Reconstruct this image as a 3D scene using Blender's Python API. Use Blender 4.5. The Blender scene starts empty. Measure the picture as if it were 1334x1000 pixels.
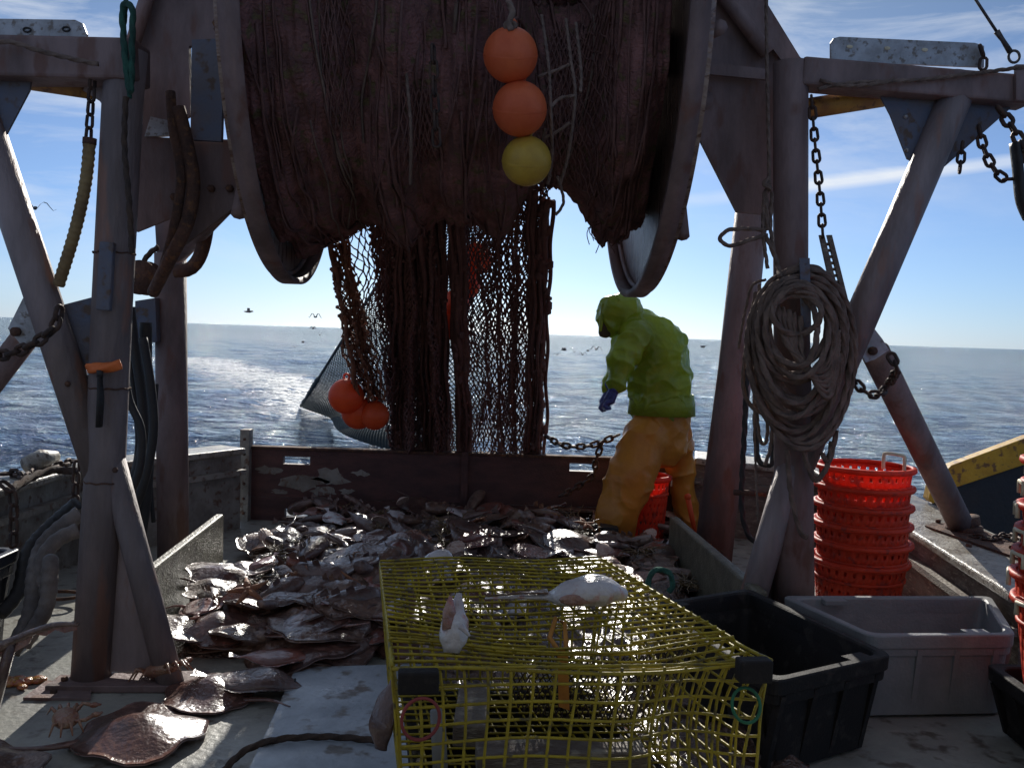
import bpy, math, random
from mathutils import Vector, Matrix, noise
V = Vector
PI = math.pi
random.seed(7)
sc = bpy.context.scene
col = sc.collection
# ------------------------------------------------------------------ camera
H = 1.45; F = 1210.0
cam = bpy.data.objects.new('camera', bpy.data.cameras.new('camera')); col.objects.link(cam)
cam.location = (0, 0, H)
M3 = Matrix.Rotation(math.radians(90-3.12), 3, 'X') @ Matrix.Rotation(math.radians(1.82), 3, 'Z')
cam.rotation_euler = M3.to_euler()
cam.data.sensor_width = 36; cam.data.lens = 36*F/1334
cam.data.clip_start = .05; cam.data.clip_end = 60000
sc.camera = cam
def ray(px, py): return M3 @ V(((px-667)/F, -(py-500)/F, -1))
def P(px, py, Y):
    d = ray(px, py); return V((0, 0, H)) + d*(Y/d.y)
def G(px, py, z=0.0):
    d = ray(px, py); return V((0, 0, H)) + d*((z-H)/d.z)
# ------------------------------------------------------------------ light
sund = ray(668, -135).normalized()
SEL = math.asin(sund.z); SAZ = math.atan2(sund.x, sund.y)
w = bpy.data.worlds.new('World'); sc.world = w; w.use_nodes = True
nt = w.node_tree; N = nt.nodes; Lk = nt.links
bg = N['Background']
sky = N.new('ShaderNodeTexSky'); sky.sky_type = 'NISHITA'; sky.sun_disc = False
sky.sun_elevation = SEL; sky.sun_rotation = SAZ; sky.air_density = 1.0; sky.dust_density = 0.35; sky.ozone_density = 2.2
SKY = .082
bg.inputs[1].default_value = SKY
def wn(t, **k):
    n = N.new(t)
    for a, b in k.items(): setattr(n, a, b)
    return n
def wm(op, a, b=None, c=None):
    n = N.new('ShaderNodeMath'); n.operation = op
    for i, x in enumerate((a, b, c)):
        if x is None: continue
        if isinstance(x, (int, float)): n.inputs[i].default_value = x
        else: Lk.new(x, n.inputs[i])
    return n.outputs[0]
tc = wn('ShaderNodeTexCoord'); sp = wn('ShaderNodeSeparateXYZ'); Lk.new(tc.outputs['Generated'], sp.inputs[0])
az = wm('ARCTAN2', sp.outputs[0], sp.outputs[1]); el = wm('ARCSINE', sp.outputs[2])
cb = wn('ShaderNodeCombineXYZ'); Lk.new(wm('MULTIPLY', az, 2.2), cb.inputs[0])
tilt = wm('ADD', el, wm('MULTIPLY', az, .06)); Lk.new(wm('MULTIPLY', tilt, 9.0), cb.inputs[1])
nz = wn('ShaderNodeTexNoise'); nz.inputs['Scale'].default_value = 1.9; nz.inputs['Detail'].default_value = 9; nz.inputs['Roughness'].default_value = .62
nz.inputs['Distortion'].default_value = .5
Lk.new(cb.outputs[0], nz.inputs['Vector'])
mr = wn('ShaderNodeMapRange'); mr.inputs[1].default_value = .45; mr.inputs[2].default_value = .74; Lk.new(nz.outputs[0], mr.inputs[0])
# cirrus thicker high on the left
hi = wn('ShaderNodeMapRange'); hi.inputs[1].default_value = .02; hi.inputs[2].default_value = .34; Lk.new(wm('SUBTRACT', el, wm('MULTIPLY', az, .12)), hi.inputs[0])
cl = wm('MULTIPLY', mr.outputs[0], hi.outputs[0])
# contrail low on the right
line = wm('ABSOLUTE', wm('SUBTRACT', el, wm('ADD', wm('MULTIPLY', az, .105), wm('ADD', .1255, wm('MULTIPLY', wm('SUBTRACT', nz.outputs[0], .5), .012)))))
ct = wn('ShaderNodeMapRange'); ct.inputs[1].default_value = .009; ct.inputs[2].default_value = .002; Lk.new(line, ct.inputs[0])
gate = wn('ShaderNodeMapRange'); gate.inputs[1].default_value = .12; gate.inputs[2].default_value = .3; Lk.new(az, gate.inputs[0])
ctr = wm('MULTIPLY', wm('MULTIPLY', ct.outputs[0], gate.outputs[0]), wm('ADD', .25, nz.outputs[0]))
fac = wm('MINIMUM', wm('ADD', wm('MULTIPLY', cl, .9), wm('MULTIPLY', ctr, .8)), 1.0)
hsv = wn('ShaderNodeHueSaturation'); hsv.inputs['Saturation'].default_value = .86; Lk.new(sky.outputs[0], hsv.inputs['Color'])
low = wn('ShaderNodeMapRange'); low.inputs[1].default_value = .34; low.inputs[2].default_value = -.02; Lk.new(el, low.inputs[0])
tg = wn('ShaderNodeMix', data_type='RGBA'); Lk.new(low.outputs[0], tg.inputs[0]); tg.inputs[6].default_value = (.52, .64, .80, 1); tg.inputs[7].default_value = (.55, .81, 1.40, 1)
tn = wn('ShaderNodeMix', data_type='RGBA', blend_type='MULTIPLY'); tn.inputs[0].default_value = 1; Lk.new(hsv.outputs[0], tn.inputs[6]); Lk.new(tg.outputs[2], tn.inputs[7])
mx = wn('ShaderNodeMix', data_type='RGBA'); Lk.new(fac, mx.inputs[0]); Lk.new(tn.outputs[2], mx.inputs[6]); mx.inputs[7].default_value = (10.5, 11.0, 11.6, 1)
Lk.new(mx.outputs[2], bg.inputs[0])
sl = bpy.data.lights.new('sun', 'SUN'); sl.energy = 5.0; sl.angle = math.radians(.5); sl.color = (1, .95, .86)
so = bpy.data.objects.new('sun', sl); col.objects.link(so); so.rotation_euler = sund.to_track_quat('Z', 'Y').to_euler(); so.location = (0, 30, 20)
sc.view_settings.view_transform = 'Standard'; sc.view_settings.look = 'None'; sc.view_settings.gamma = 1
sc.view_settings.exposure = 0.0
sc.render.engine = 'CYCLES'
# ------------------------------------------------------------------ materials
def mat(name, c1, c2=None, scale=6, rough=.6, metal=0, bump=.0, bscale=None, coat=0, c3=None, stretch=(1, 1, 1), lo=.4, hi=.62, r2=None, trans=0, coatr=.1, spec=.5):
    m = bpy.data.materials.new(name); m.use_nodes = True
    t = m.node_tree; n = t.nodes; l = t.links; b = n['Principled BSDF']
    b.inputs['Roughness'].default_value = rough; b.inputs['Metallic'].default_value = metal
    b.inputs['Coat Weight'].default_value = coat; b.inputs['Coat Roughness'].default_value = coatr
    b.inputs['Specular IOR Level'].default_value = spec
    co = n.new('ShaderNodeTexCoord'); mp = n.new('ShaderNodeMapping'); l.new(co.outputs['Object'], mp.inputs[0]); mp.inputs['Scale'].default_value = stretch
    # every object gets its own patch of the pattern
    oi = n.new('ShaderNodeObjectInfo'); ml = n.new('ShaderNodeMath'); ml.operation = 'MULTIPLY'; ml.inputs[1].default_value = 37; l.new(oi.outputs['Random'], ml.inputs[0]); l.new(ml.outputs[0], mp.inputs['Location'])
    if c2 is None: c2 = tuple(x*.7 for x in c1)
    a = n.new('ShaderNodeTexNoise'); a.inputs['Scale'].default_value = scale; a.inputs['Detail'].default_value = 8; a.inputs['Roughness'].default_value = .65; l.new(mp.outputs[0], a.inputs['Vector'])
    r = n.new('ShaderNodeValToRGB'); l.new(a.outputs[0], r.inputs[0]); e = r.color_ramp.elements
    e[0].position = lo; e[0].color = (*c1, 1); e[1].position = hi; e[1].color = (*c2, 1)
    outc = r.outputs[0]
    if c3:
        a2 = n.new('ShaderNodeTexNoise'); a2.inputs['Scale'].default_value = scale*3.7; a2.inputs['Detail'].default_value = 6; l.new(mp.outputs[0], a2.inputs['Vector'])
        q = n.new('ShaderNodeMapRange'); q.inputs[1].default_value = .56; q.inputs[2].default_value = .66; l.new(a2.outputs[0], q.inputs[0])
        x = n.new('ShaderNodeMix'); x.data_type = 'RGBA'; l.new(q.outputs[0], x.inputs[0]); l.new(outc, x.inputs[6]); x.inputs[7].default_value = (*c3, 1); outc = x.outputs[2]
    l.new(outc, b.inputs['Base Color'])
    rr = n.new('ShaderNodeMapRange'); rr.inputs[1].default_value = .35; rr.inputs[2].default_value = .65; rr.inputs[3].default_value = rough; rr.inputs[4].default_value = rough*1.35 if r2 is None else r2
    l.new(a.outputs[0], rr.inputs[0]); l.new(rr.outputs[0], b.inputs['Roughness'])
    if bump:
        bn = n.new('ShaderNodeTexNoise'); bn.inputs['Scale'].default_value = bscale or scale*5; bn.inputs['Detail'].default_value = 5; l.new(mp.outputs[0], bn.inputs['Vector'])
        bb = n.new('ShaderNodeBump'); bb.inputs['Strength'].default_value = bump; bb.inputs['Distance'].default_value = .034 if bump >= .8 and coat and scale > 8.5 else .026 if bump >= .8 and coat else .02; l.new(bn.outputs[0], bb.inputs['Height']); l.new(bb.outputs[0], b.inputs['Normal']); l.new(bb.outputs[0], b.inputs['Coat Normal'])
    if trans:
        tr = n.new('ShaderNodeBsdfTranslucent'); l.new(outc, tr.inputs[0]); ms = n.new('ShaderNodeMixShader'); ms.inputs[0].default_value = trans
        l.new(b.outputs[0], ms.inputs[1]); l.new(tr.outputs[0], ms.inputs[2]); l.new(ms.outputs[0], n['Material Output'].inputs[0])
    return m
S = dict(
 steel=mat('galvanised_steel', (.30, .245, .25), (.16, .13, .13), 3, .5, .15, .3, 60, c3=(.26, .15, .12), stretch=(1, 1, .25)),
 blue2=mat('blue_black_plastic', (.02, .025, .045), (.03, .03, .04), 5, .35, 0, .15, 120),
 hoseg=mat('grey_ribbed_hose', (.17, .15, .14), (.09, .08, .08), 9, .6, 0, .3),
 steel2=mat('painted_steel', (.25, .175, .17), (.125, .088, .085), 3, .55, .05, .25, 50, c3=(.17, .09, .075), stretch=(1, 1, .35)),
 blue=mat('bluish_steel', (.11, .13, .19), (.15, .14, .16), 5, .5, .2, .2, 60, c3=(.12, .08, .06)),
 alu=mat('aluminium_angle', (.42, .42, .44), (.3, .3, .31), 12, .42, .5, .15, 80, c3=(.2, .17, .15)),
 rust=mat('rusty_steel', (.13, .065, .045), (.07, .045, .04), 9, .75, .2, .5, 90, c3=(.2, .1, .05)),
 chain=mat('rusty_chain', (.10, .06, .045), (.05, .04, .04), 22, .55, .5, .4, 200),
 yellowpipe=mat('yellow_pipe', (.42, .24, .05), (.25, .13, .05), 7, .5, 0, .2, c3=(.1, .05, .03)),
 hose=mat('ochre_hose', (.28, .2, .09), (.17, .11, .06), 8, .7, 0, .3),
 black=mat('black_rubber', (.018, .018, .02), (.03, .028, .028), 8, .5, 0, .2),
 blackp=mat('black_plastic', (.012, .011, .012), (.02, .017, .017), 5, .6, 0, .15, 120, c3=(.035, .03, .028), spec=.3),
 greyp=mat('grey_plastic', (.25, .255, .265), (.185, .19, .20), 3, .45, 0, .2, 80),
 wood=mat('weathered_plank', (.20, .17, .14), (.12, .09, .075), 5, .6, 0, .5, 60, stretch=(1, 1, 4), c3=(.3, .27, .22)),
 white=mat('dirty_white_paint', (.30, .29, .26), (.17, .15, .13), 5, .55, 0, .35, 40, c3=(.14, .08, .055)),
 caprail=mat('worn_cap_rail', (.36, .34, .30), (.22, .19, .15), 8, .45, 0, .4, 70, c3=(.12, .09, .07), r2=.3),
 maroon=mat('red_painted_board', (.12, .05, .045), (.07, .035, .035), 4, .55, 0, .4, 60, stretch=(1, 1, 3), lo=.35, hi=.6),
 olive=mat('wet_olive_board', (.16, .15, .10), (.10, .09, .065), 12, .35, 0, .5, 90),
 deck=mat('grey_deck_paint', (.37, .37, .33), (.22, .215, .20), 3, .3, 0, .25, 40, c3=(.13, .11, .09), r2=.5, lo=.35, hi=.68),
 plate=mat('blue_grey_hatch', (.44, .50, .56), (.28, .32, .37), 3, .24, 0, .2, 30, c3=(.18, .17, .16), r2=.5, lo=.4, hi=.7),
 rope=mat('tan_rope', (.21, .15, .125), (.13, .095, .08), 14, .85, 0, .4, 200),
 ropeg=mat('green_rope', (.03, .12, .09), (.03, .07, .06), 14, .85, 0, .4, 200),
 roped=mat('dark_rope', (.055, .04, .035), (.09, .06, .045), 14, .8, 0, .4, 200),
 netd=mat('dark_net', (.13, .065, .06), (.20, .10, .09), 9, .7, 0, .5, 60, trans=.1),
 neto=mat('orange_brown_net', (.34, .15, .09), (.2, .1, .07), 12, .7, 0, .4, 60, trans=.25),
 netg=mat('grey_green_net', (.12, .14, .13), (.07, .09, .09), 3, .7, 0, 0),
 roll=mat('wound_netting', (.25, .115, .11), (.13, .065, .06), 3, .85, 0, 1.0, 35, stretch=(1, 2, 2), c3=(.13, .10, .05)),
 orange=mat('orange_float', (.78, .17, .06), (.66, .12, .04), 5, .42, 0, .1, 60, trans=.2),
 yellowf=mat('yellow_float', (.62, .42, .06), (.5, .32, .05), 8, .35, 0, .05, 80, trans=.2),
 red=mat('red_plastic', (.9, .10, .04), (.74, .07, .03), 5, .42, 0, .12, 60, c3=(.5, .08, .06), trans=.45),
 redbuoy=mat('orange_red_plastic', (.85, .13, .03), (.75, .1, .03), 6, .4, 0, .08, 80, trans=.3),
 cream=mat('cream_plastic', (.7, .62, .45), (.55, .48, .35), 14, .5),
 trap=mat('yellow_coated_wire', (.42, .325, .015), (.26, .20, .015), 9, .45, 0, .2, 120, c3=(.12, .1, .04)),
 green=mat('green_oilskin', (.37, .50, .05), (.26, .38, .045), 4, .22, 0, .7, 9, trans=.4),
 bib=mat('orange_oilskin', (.62, .30, .045), (.50, .22, .04), 3, .32, 0, .6, 8, trans=.25),
 skin=mat('skin', (.45, .24, .17), (.38, .19, .13), 8, .5),
 glove=mat('blue_glove', (.04, .06, .25), (.03, .04, .15), 20, .4, 0, .3, 90),
 smoothskate=mat('smooth_red_brown_skin', (.15, .065, .05), (.085, .04, .032), 5, .3, 0, .35, 30, coat=1, coatr=.09, c3=(.22, .11, .085)),
 skate=mat('wet_skate_skin', (.17, .095, .065), (.08, .045, .035), 8, .28, 0, .6, 26, coat=.55, c3=(.24, .16, .12), coatr=.16),
 skated=mat('dark_wet_skin', (.07, .04, .035), (.15, .085, .07), 7, .28, 0, .55, 26, coat=.55, coatr=.14),
 skatered=mat('red_brown_wet_skin', (.24, .085, .06), (.14, .05, .04), 7, .28, 0, .45, 22, coat=.55, coatr=.14),
 belly=mat('pale_belly', (.38, .23, .19), (.24, .12, .10), 7, .3, 0, .8, 30, coat=.55, coatr=.15, c3=(.4, .15, .12)),
 silver=mat('silver_fish', (.26, .19, .16), (.14, .09, .08), 12, .3, .1, .4, 40, coat=.6, coatr=.12),
 whitefish=mat('white_wet_fish', (.60, .60, .62), (.42, .37, .38), 6, .35, 0, .6, 30, coat=.8, coatr=.15, c3=(.45, .24, .22)),
 shell=mat('scallop_shell', (.62, .52, .46), (.45, .28, .22), 30, .45, 0, .4, 120, stretch=(3, 1, 1)),
 crab=mat('crab_shell', (.26, .09, .045), (.32, .18, .10), 18, .3, 0, .5, 60, coat=1),
 weed=mat('brown_weed', (.10, .06, .025), (.16, .10, .03), 20, .4, 0, .4, 60, coat=.6),
 star=mat('starfish', (.30, .13, .06), (.22, .08, .045), 22, .6, 0, .5, 150),
 mound=mat('wet_catch', (.06, .035, .028), (.13, .075, .055), 12, .3, 0, 1, 30, coat=1, coatr=.14, c3=(.20, .11, .08)),
 gull=mat('gull_feather', (.22, .2, .2), (.1, .09, .09), 8, .8),
 yellow=mat('yellow_rim', (.62, .36, .02), (.48, .26, .02), 7, .5, 0, .2, c3=(.2, .1, .03)),
 wire=mat('steel_wire', (.12, .11, .11), (.06, .05, .05), 40, .5, .5),
 eye=mat('fish_eye', (.01, .01, .01), (.02, .02, .02), 8, .15),
 orangecap=mat('orange_tape', (.8, .2, .05), (.7, .16, .04), 8, .5),
)
# ------------------------------------------------------------------ mesh helpers
def tag(o, label=None, cat=None, group=None, kind=None):
    if label: o['label'] = label
    if cat: o['category'] = cat
    if group: o['group'] = group
    if kind: o['kind'] = kind
    return o
ORG = {}
def thing(name, loc, label, cat, group=None):
    o = bpy.data.objects.new(name, None); col.objects.link(o); o.location = loc; o.empty_display_size = .1
    ORG[o.name] = V(loc); return tag(o, label, cat, group)
def copy_tree(o, parent=None):
    c = o.copy(); col.objects.link(c); c.parent = parent
    for ch in list(o.children): copy_tree(ch, c)
    return c
def frame(t, up=V((0, 0, 1))):
    t = t.normalized()
    if abs(t.dot(up)) > .97: up = V((1, 0, 0)) if abs(t.x) < .9 else V((0, 1, 0))
    a = t.cross(up).normalized(); return a, t.cross(a).normalized()
class MB:
    def __init__(s): s.v = []; s.f = []; s.sm = []; s.mi = []; s.m = 0
    def add(s, vs, fs, smooth=True):
        k = len(s.v); s.v += [tuple(x) for x in vs]
        for f in fs: s.f.append([i+k for i in f]); s.sm.append(smooth); s.mi.append(s.m)
        return s
    def box(s, c, size, R=None):
        c = V(c); R = R or Matrix.Identity(3); x, y, z = (a/2 for a in size)
        vs = [c + R @ V((i*x, j*y, k*z)) for i in (-1, 1) for j in (-1, 1) for k in (-1, 1)]
        s.add(vs, [(0, 1, 3, 2), (4, 6, 7, 5), (0, 4, 5, 1), (2, 3, 7, 6), (0, 2, 6, 4), (1, 5, 7, 3)], False)
        return s
    def prism(s, pts, off):
        n = len(pts); off = V(off); vs = [V(p) for p in pts] + [V(p)+off for p in pts]
        fs = [list(range(n)), [n+i for i in range(n)][::-1]] + [[i, i+n, (i+1) % n+n, (i+1) % n] for i in range(n)]
        return s.add(vs, fs, False)
    def tube(s, pts, r, n=8, closed=False, caps=True, lobes=0, depth=.2, pitch=.06, flat=1.0, up=V((0, 0, 1))):
        pts = [V(p) for p in pts]; m = len(pts)
        if m < 2: return s
        rs = r if isinstance(r, (list, tuple)) else [r]*m
        a = None; vs = []; L = 0
        for i in range(m):
            if closed: t = pts[(i+1) % m]-pts[i-1]
            else: t = pts[min(i+1, m-1)]-pts[max(i-1, 0)]
            if t.length < 1e-9: t = V((0, 0, 1))
            t.normalize()
            if a is None: a, b = frame(t, up)
            else:
                a = a - t*a.dot(t)
                if a.length < 1e-6: a, b = frame(t, up)
                a.normalize(); b = t.cross(a)
            if i: L += (pts[i]-pts[i-1]).length
            for j in range(n):
                th = 2*PI*j/n; rr = rs[i]
                if lobes: rr *= 1-depth+depth*abs(math.cos(lobes*(th + 2*PI*L/(pitch*lobes))/2))*1.2
                vs.append(pts[i] + a*(rr*math.cos(th)) + b*(rr*flat*math.sin(th)))
        fs = [[i*n+j, i*n+(j+1) % n, (i+1)*n+(j+1) % n, (i+1)*n+j] for i in range(m-1) for j in range(n)]
        if closed: fs += [[(m-1)*n+j, (m-1)*n+(j+1) % n, (j+1) % n, j] for j in range(n)]
        elif caps: fs += [list(range(n))[::-1], [(m-1)*n+j for j in range(n)]]
        return s.add(vs, fs, True)
    def rope(s, pts, r, closed=False, step=None):
        pts = resample(pts, step or max(r*.6, .004), closed)
        return s.tube(pts, r*1.08, 12, closed, lobes=3, depth=.5, pitch=r*6.5)
    def sphere(s, c, r, n=24, R=None, sc_=(1, 1, 1)):
        c = V(c); m = n//2; R = R or Matrix.Identity(3); vs = [c+R@V((0, 0, r*sc_[2]))]
        for i in range(1, m):
            a = PI*i/m
            for j in range(n): vs.append(c+R@V((r*sc_[0]*math.sin(a)*math.cos(2*PI*j/n), r*sc_[1]*math.sin(a)*math.sin(2*PI*j/n), r*sc_[2]*math.cos(a))))
        vs.append(c-R@V((0, 0, r*sc_[2])))
        fs = [[0, 1+j, 1+(j+1) % n] for j in range(n)]
        for i in range(m-2): fs += [[1+i*n+j, 1+(i+1)*n+j, 1+(i+1)*n+(j+1) % n, 1+i*n+(j+1) % n] for j in range(n)]
        k = len(vs)-1; b = 1+(m-2)*n; fs += [[k, b+(j+1) % n, b+j] for j in range(n)]
        return s.add(vs, fs, True)
    def lathe(s, prof, c, R=None, n=48, smooth=True, closed=False):
        c = V(c); R = R or Matrix.Identity(3); m = len(prof)
        vs = [c+R@V((r*math.cos(2*PI*j/n), r*math.sin(2*PI*j/n), z)) for r, z in prof for j in range(n)]
        fs = [[i*n+j, i*n+(j+1) % n, ((i+1) % m)*n+(j+1) % n, ((i+1) % m)*n+j] for i in range(m if closed else m-1) for j in range(n)]
        return s.add(vs, fs, smooth)
    def chain(s, pts, L=.05, r=.006, wd=.032):
        pts = resample(pts, L*.72); 
        for i in range(len(pts)-1):
            a, b = pts[i], pts[i+1]; t = (b-a).normalized(); u, w_ = frame(t, V((.3, 1, .1)))
            side = u if i % 2 else w_
            c = (a+b)/2; hw = wd/2-r*.5; hl = L/2-r*.3; ring = []
            for k in range(12):
                th = 2*PI*k/12; x = math.cos(th)*hw; y = math.sin(th)*hw
                y += (hl-hw)*(1 if math.sin(th) >= 0 else -1); ring.append(c+side*x+t*y)
            s.tube(ring, r, 6, True, up=side.cross(t))
        return s
    def build(s, name, m, parent=None, origin=None, bevel=0, mods=None):
        me = bpy.data.meshes.new(name)
        if parent is not None: o0 = ORG.get(parent.name, V((0, 0, 0)))
        elif origin is not None: o0 = V(origin)
        else:
            n = len(s.v); o0 = V((sum(v[0] for v in s.v)/n, sum(v[1] for v in s.v)/n, min(v[2] for v in s.v)))
        me.from_pydata([(v[0]-o0.x, v[1]-o0.y, v[2]-o0.z) for v in s.v], [], s.f)
        me.polygons.foreach_set('use_smooth', s.sm)
        ms = m if isinstance(m, (list, tuple)) else [m]
        for x in ms: me.materials.append(S[x] if isinstance(x, str) else x)
        if len(ms) > 1: me.polygons.foreach_set('material_index', s.mi)
        me.update()
        o = bpy.data.objects.new(name, me); col.objects.link(o)
        if parent is not None: o.parent = parent; ORG[o.name] = o0
        else: o.location = o0; ORG[o.name] = o0
        if bevel:
            b = o.modifiers.new('b', 'BEVEL'); b.width = bevel; b.segments = 2; b.limit_method = 'ANGLE'; b.angle_limit = .7
        return o
def pieces(s, name, m, parent):
    par = list(range(len(s.v)))
    def find(a):
        while par[a] != a: par[a] = par[par[a]]; a = par[a]
        return a
    for f in s.f:
        for i in f[1:]: par[find(i)] = find(f[0])
    grp = {}
    for f, sm in zip(s.f, s.sm): grp.setdefault(find(f[0]), []).append((f, sm))
    for k, fl in grp.items():
        ids = sorted({i for f, _ in fl for i in f}); mp = {a: b for b, a in enumerate(ids)}; q = MB()
        q.v = [s.v[i] for i in ids]; q.f = [[mp[i] for i in f] for f, _ in fl]; q.sm = [x for _, x in fl]; q.mi = [0]*len(q.f); q.build(name, m, parent)
def resample(pts, step, closed=False):
    pts = [V(p) for p in pts]
    if len(pts) > 2: pts = smooth_pts(pts, closed)
    if closed: pts = pts+[pts[0]]
    out = [pts[0]]; acc = 0; L = sum((pts[i+1]-pts[i]).length for i in range(len(pts)-1)); n = max(2, int(L/step)); st = L/n; want = st
    for i in range(len(pts)-1):
        d = (pts[i+1]-pts[i]).length
        while acc+d >= want-1e-9 and len(out) < n+1:
            out.append(pts[i].lerp(pts[i+1], (want-acc)/max(d, 1e-9))); want += st
        acc += d
    if closed: out = out[:-1] if len(out) > n else out
    return out
def smooth_pts(p, closed=False, k=8):
    n = len(p); out = []
    g = (lambda i: p[i % n]) if closed else (lambda i: p[max(0, min(n-1, i))])
    for i in range(n if closed else n-1):
        a, b, c, d = g(i-1), g(i), g(i+1), g(i+2)
        for j in range(k):
            t = j/k; out.append(.5*((2*b)+(c-a)*t+(2*a-5*b+4*c-d)*t*t+(3*b-a-3*c+d)*t**3))
    if not closed: out.append(p[-1])
    return out
def rnd(a, b): return random.uniform(a, b)
def pix(lst): return [P(*q) for q in lst]
def plate(mb, lst, Y, th=.012):          # a flat steel plate standing across the boat at depth Y
    mb.prism([P(x, y, Y) for x, y in lst], (0, th, 0)); return mb
def capsules(name, caps, m, parent, vox=.014, disp=.0, dscale=.2, smooth=6, crease=0):
    """union of tapered limbs remeshed into one continuous skin; caps = (p0, p1, r0, r1, flat)"""
    mb = MB()
    for c in caps:
        p0, p1, r0, r1 = V(c[0]), V(c[1]), c[2], c[3]; fl = c[4] if len(c) > 4 else 1; up = c[5] if len(c) > 5 else V((0, 1, 0))
        t = p1-p0; L = t.length; t.normalize(); pts = []; rs = []
        for k in range(6):
            a = PI/2*(1-k/5); pts.append(p0-t*(r0*math.sin(a))); rs.append(max(.0015, r0*math.cos(a)))
        for k in range(1, 6):
            a = PI/2*k/5; pts.append(p1+t*(r1*math.sin(a))); rs.append(max(.0015, r1*math.cos(a)))
        mb.tube(pts, rs, 20, flat=fl, up=up)
    o = mb.build(name, m, parent)
    r = o.modifiers.new('r', 'REMESH'); r.mode = 'VOXEL'; r.voxel_size = vox; r.use_smooth_shade = True
    s_ = o.modifiers.new('s', 'SMOOTH'); s_.iterations = smooth; s_.factor = .5
    if disp:
        tx = bpy.data.textures.new('folds', 'CLOUDS'); tx.noise_scale = dscale; tx.noise_depth = 2
        d = o.modifiers.new('d', 'DISPLACE'); d.texture = tx; d.strength = disp; d.texture_coords = 'GLOBAL'; d.mid_level = .5
    if crease:
        ss = o.modifiers.new('ss', 'SUBSURF'); ss.levels = ss.render_levels = 1
        tx = bpy.data.textures.new('creases', 'MUSGRAVE'); tx.musgrave_type = 'RIDGED_MULTIFRACTAL'; tx.noise_scale = dscale*.55; tx.octaves = 2.2; tx.dimension_max = 1.1
        d = o.modifiers.new('c', 'DISPLACE'); d.texture = tx; d.strength = crease; d.texture_coords = 'GLOBAL'; d.mid_level = .6
        s2 = o.modifiers.new('s2', 'SMOOTH'); s2.iterations = 2; s2.factor = .5
    return o
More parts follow.
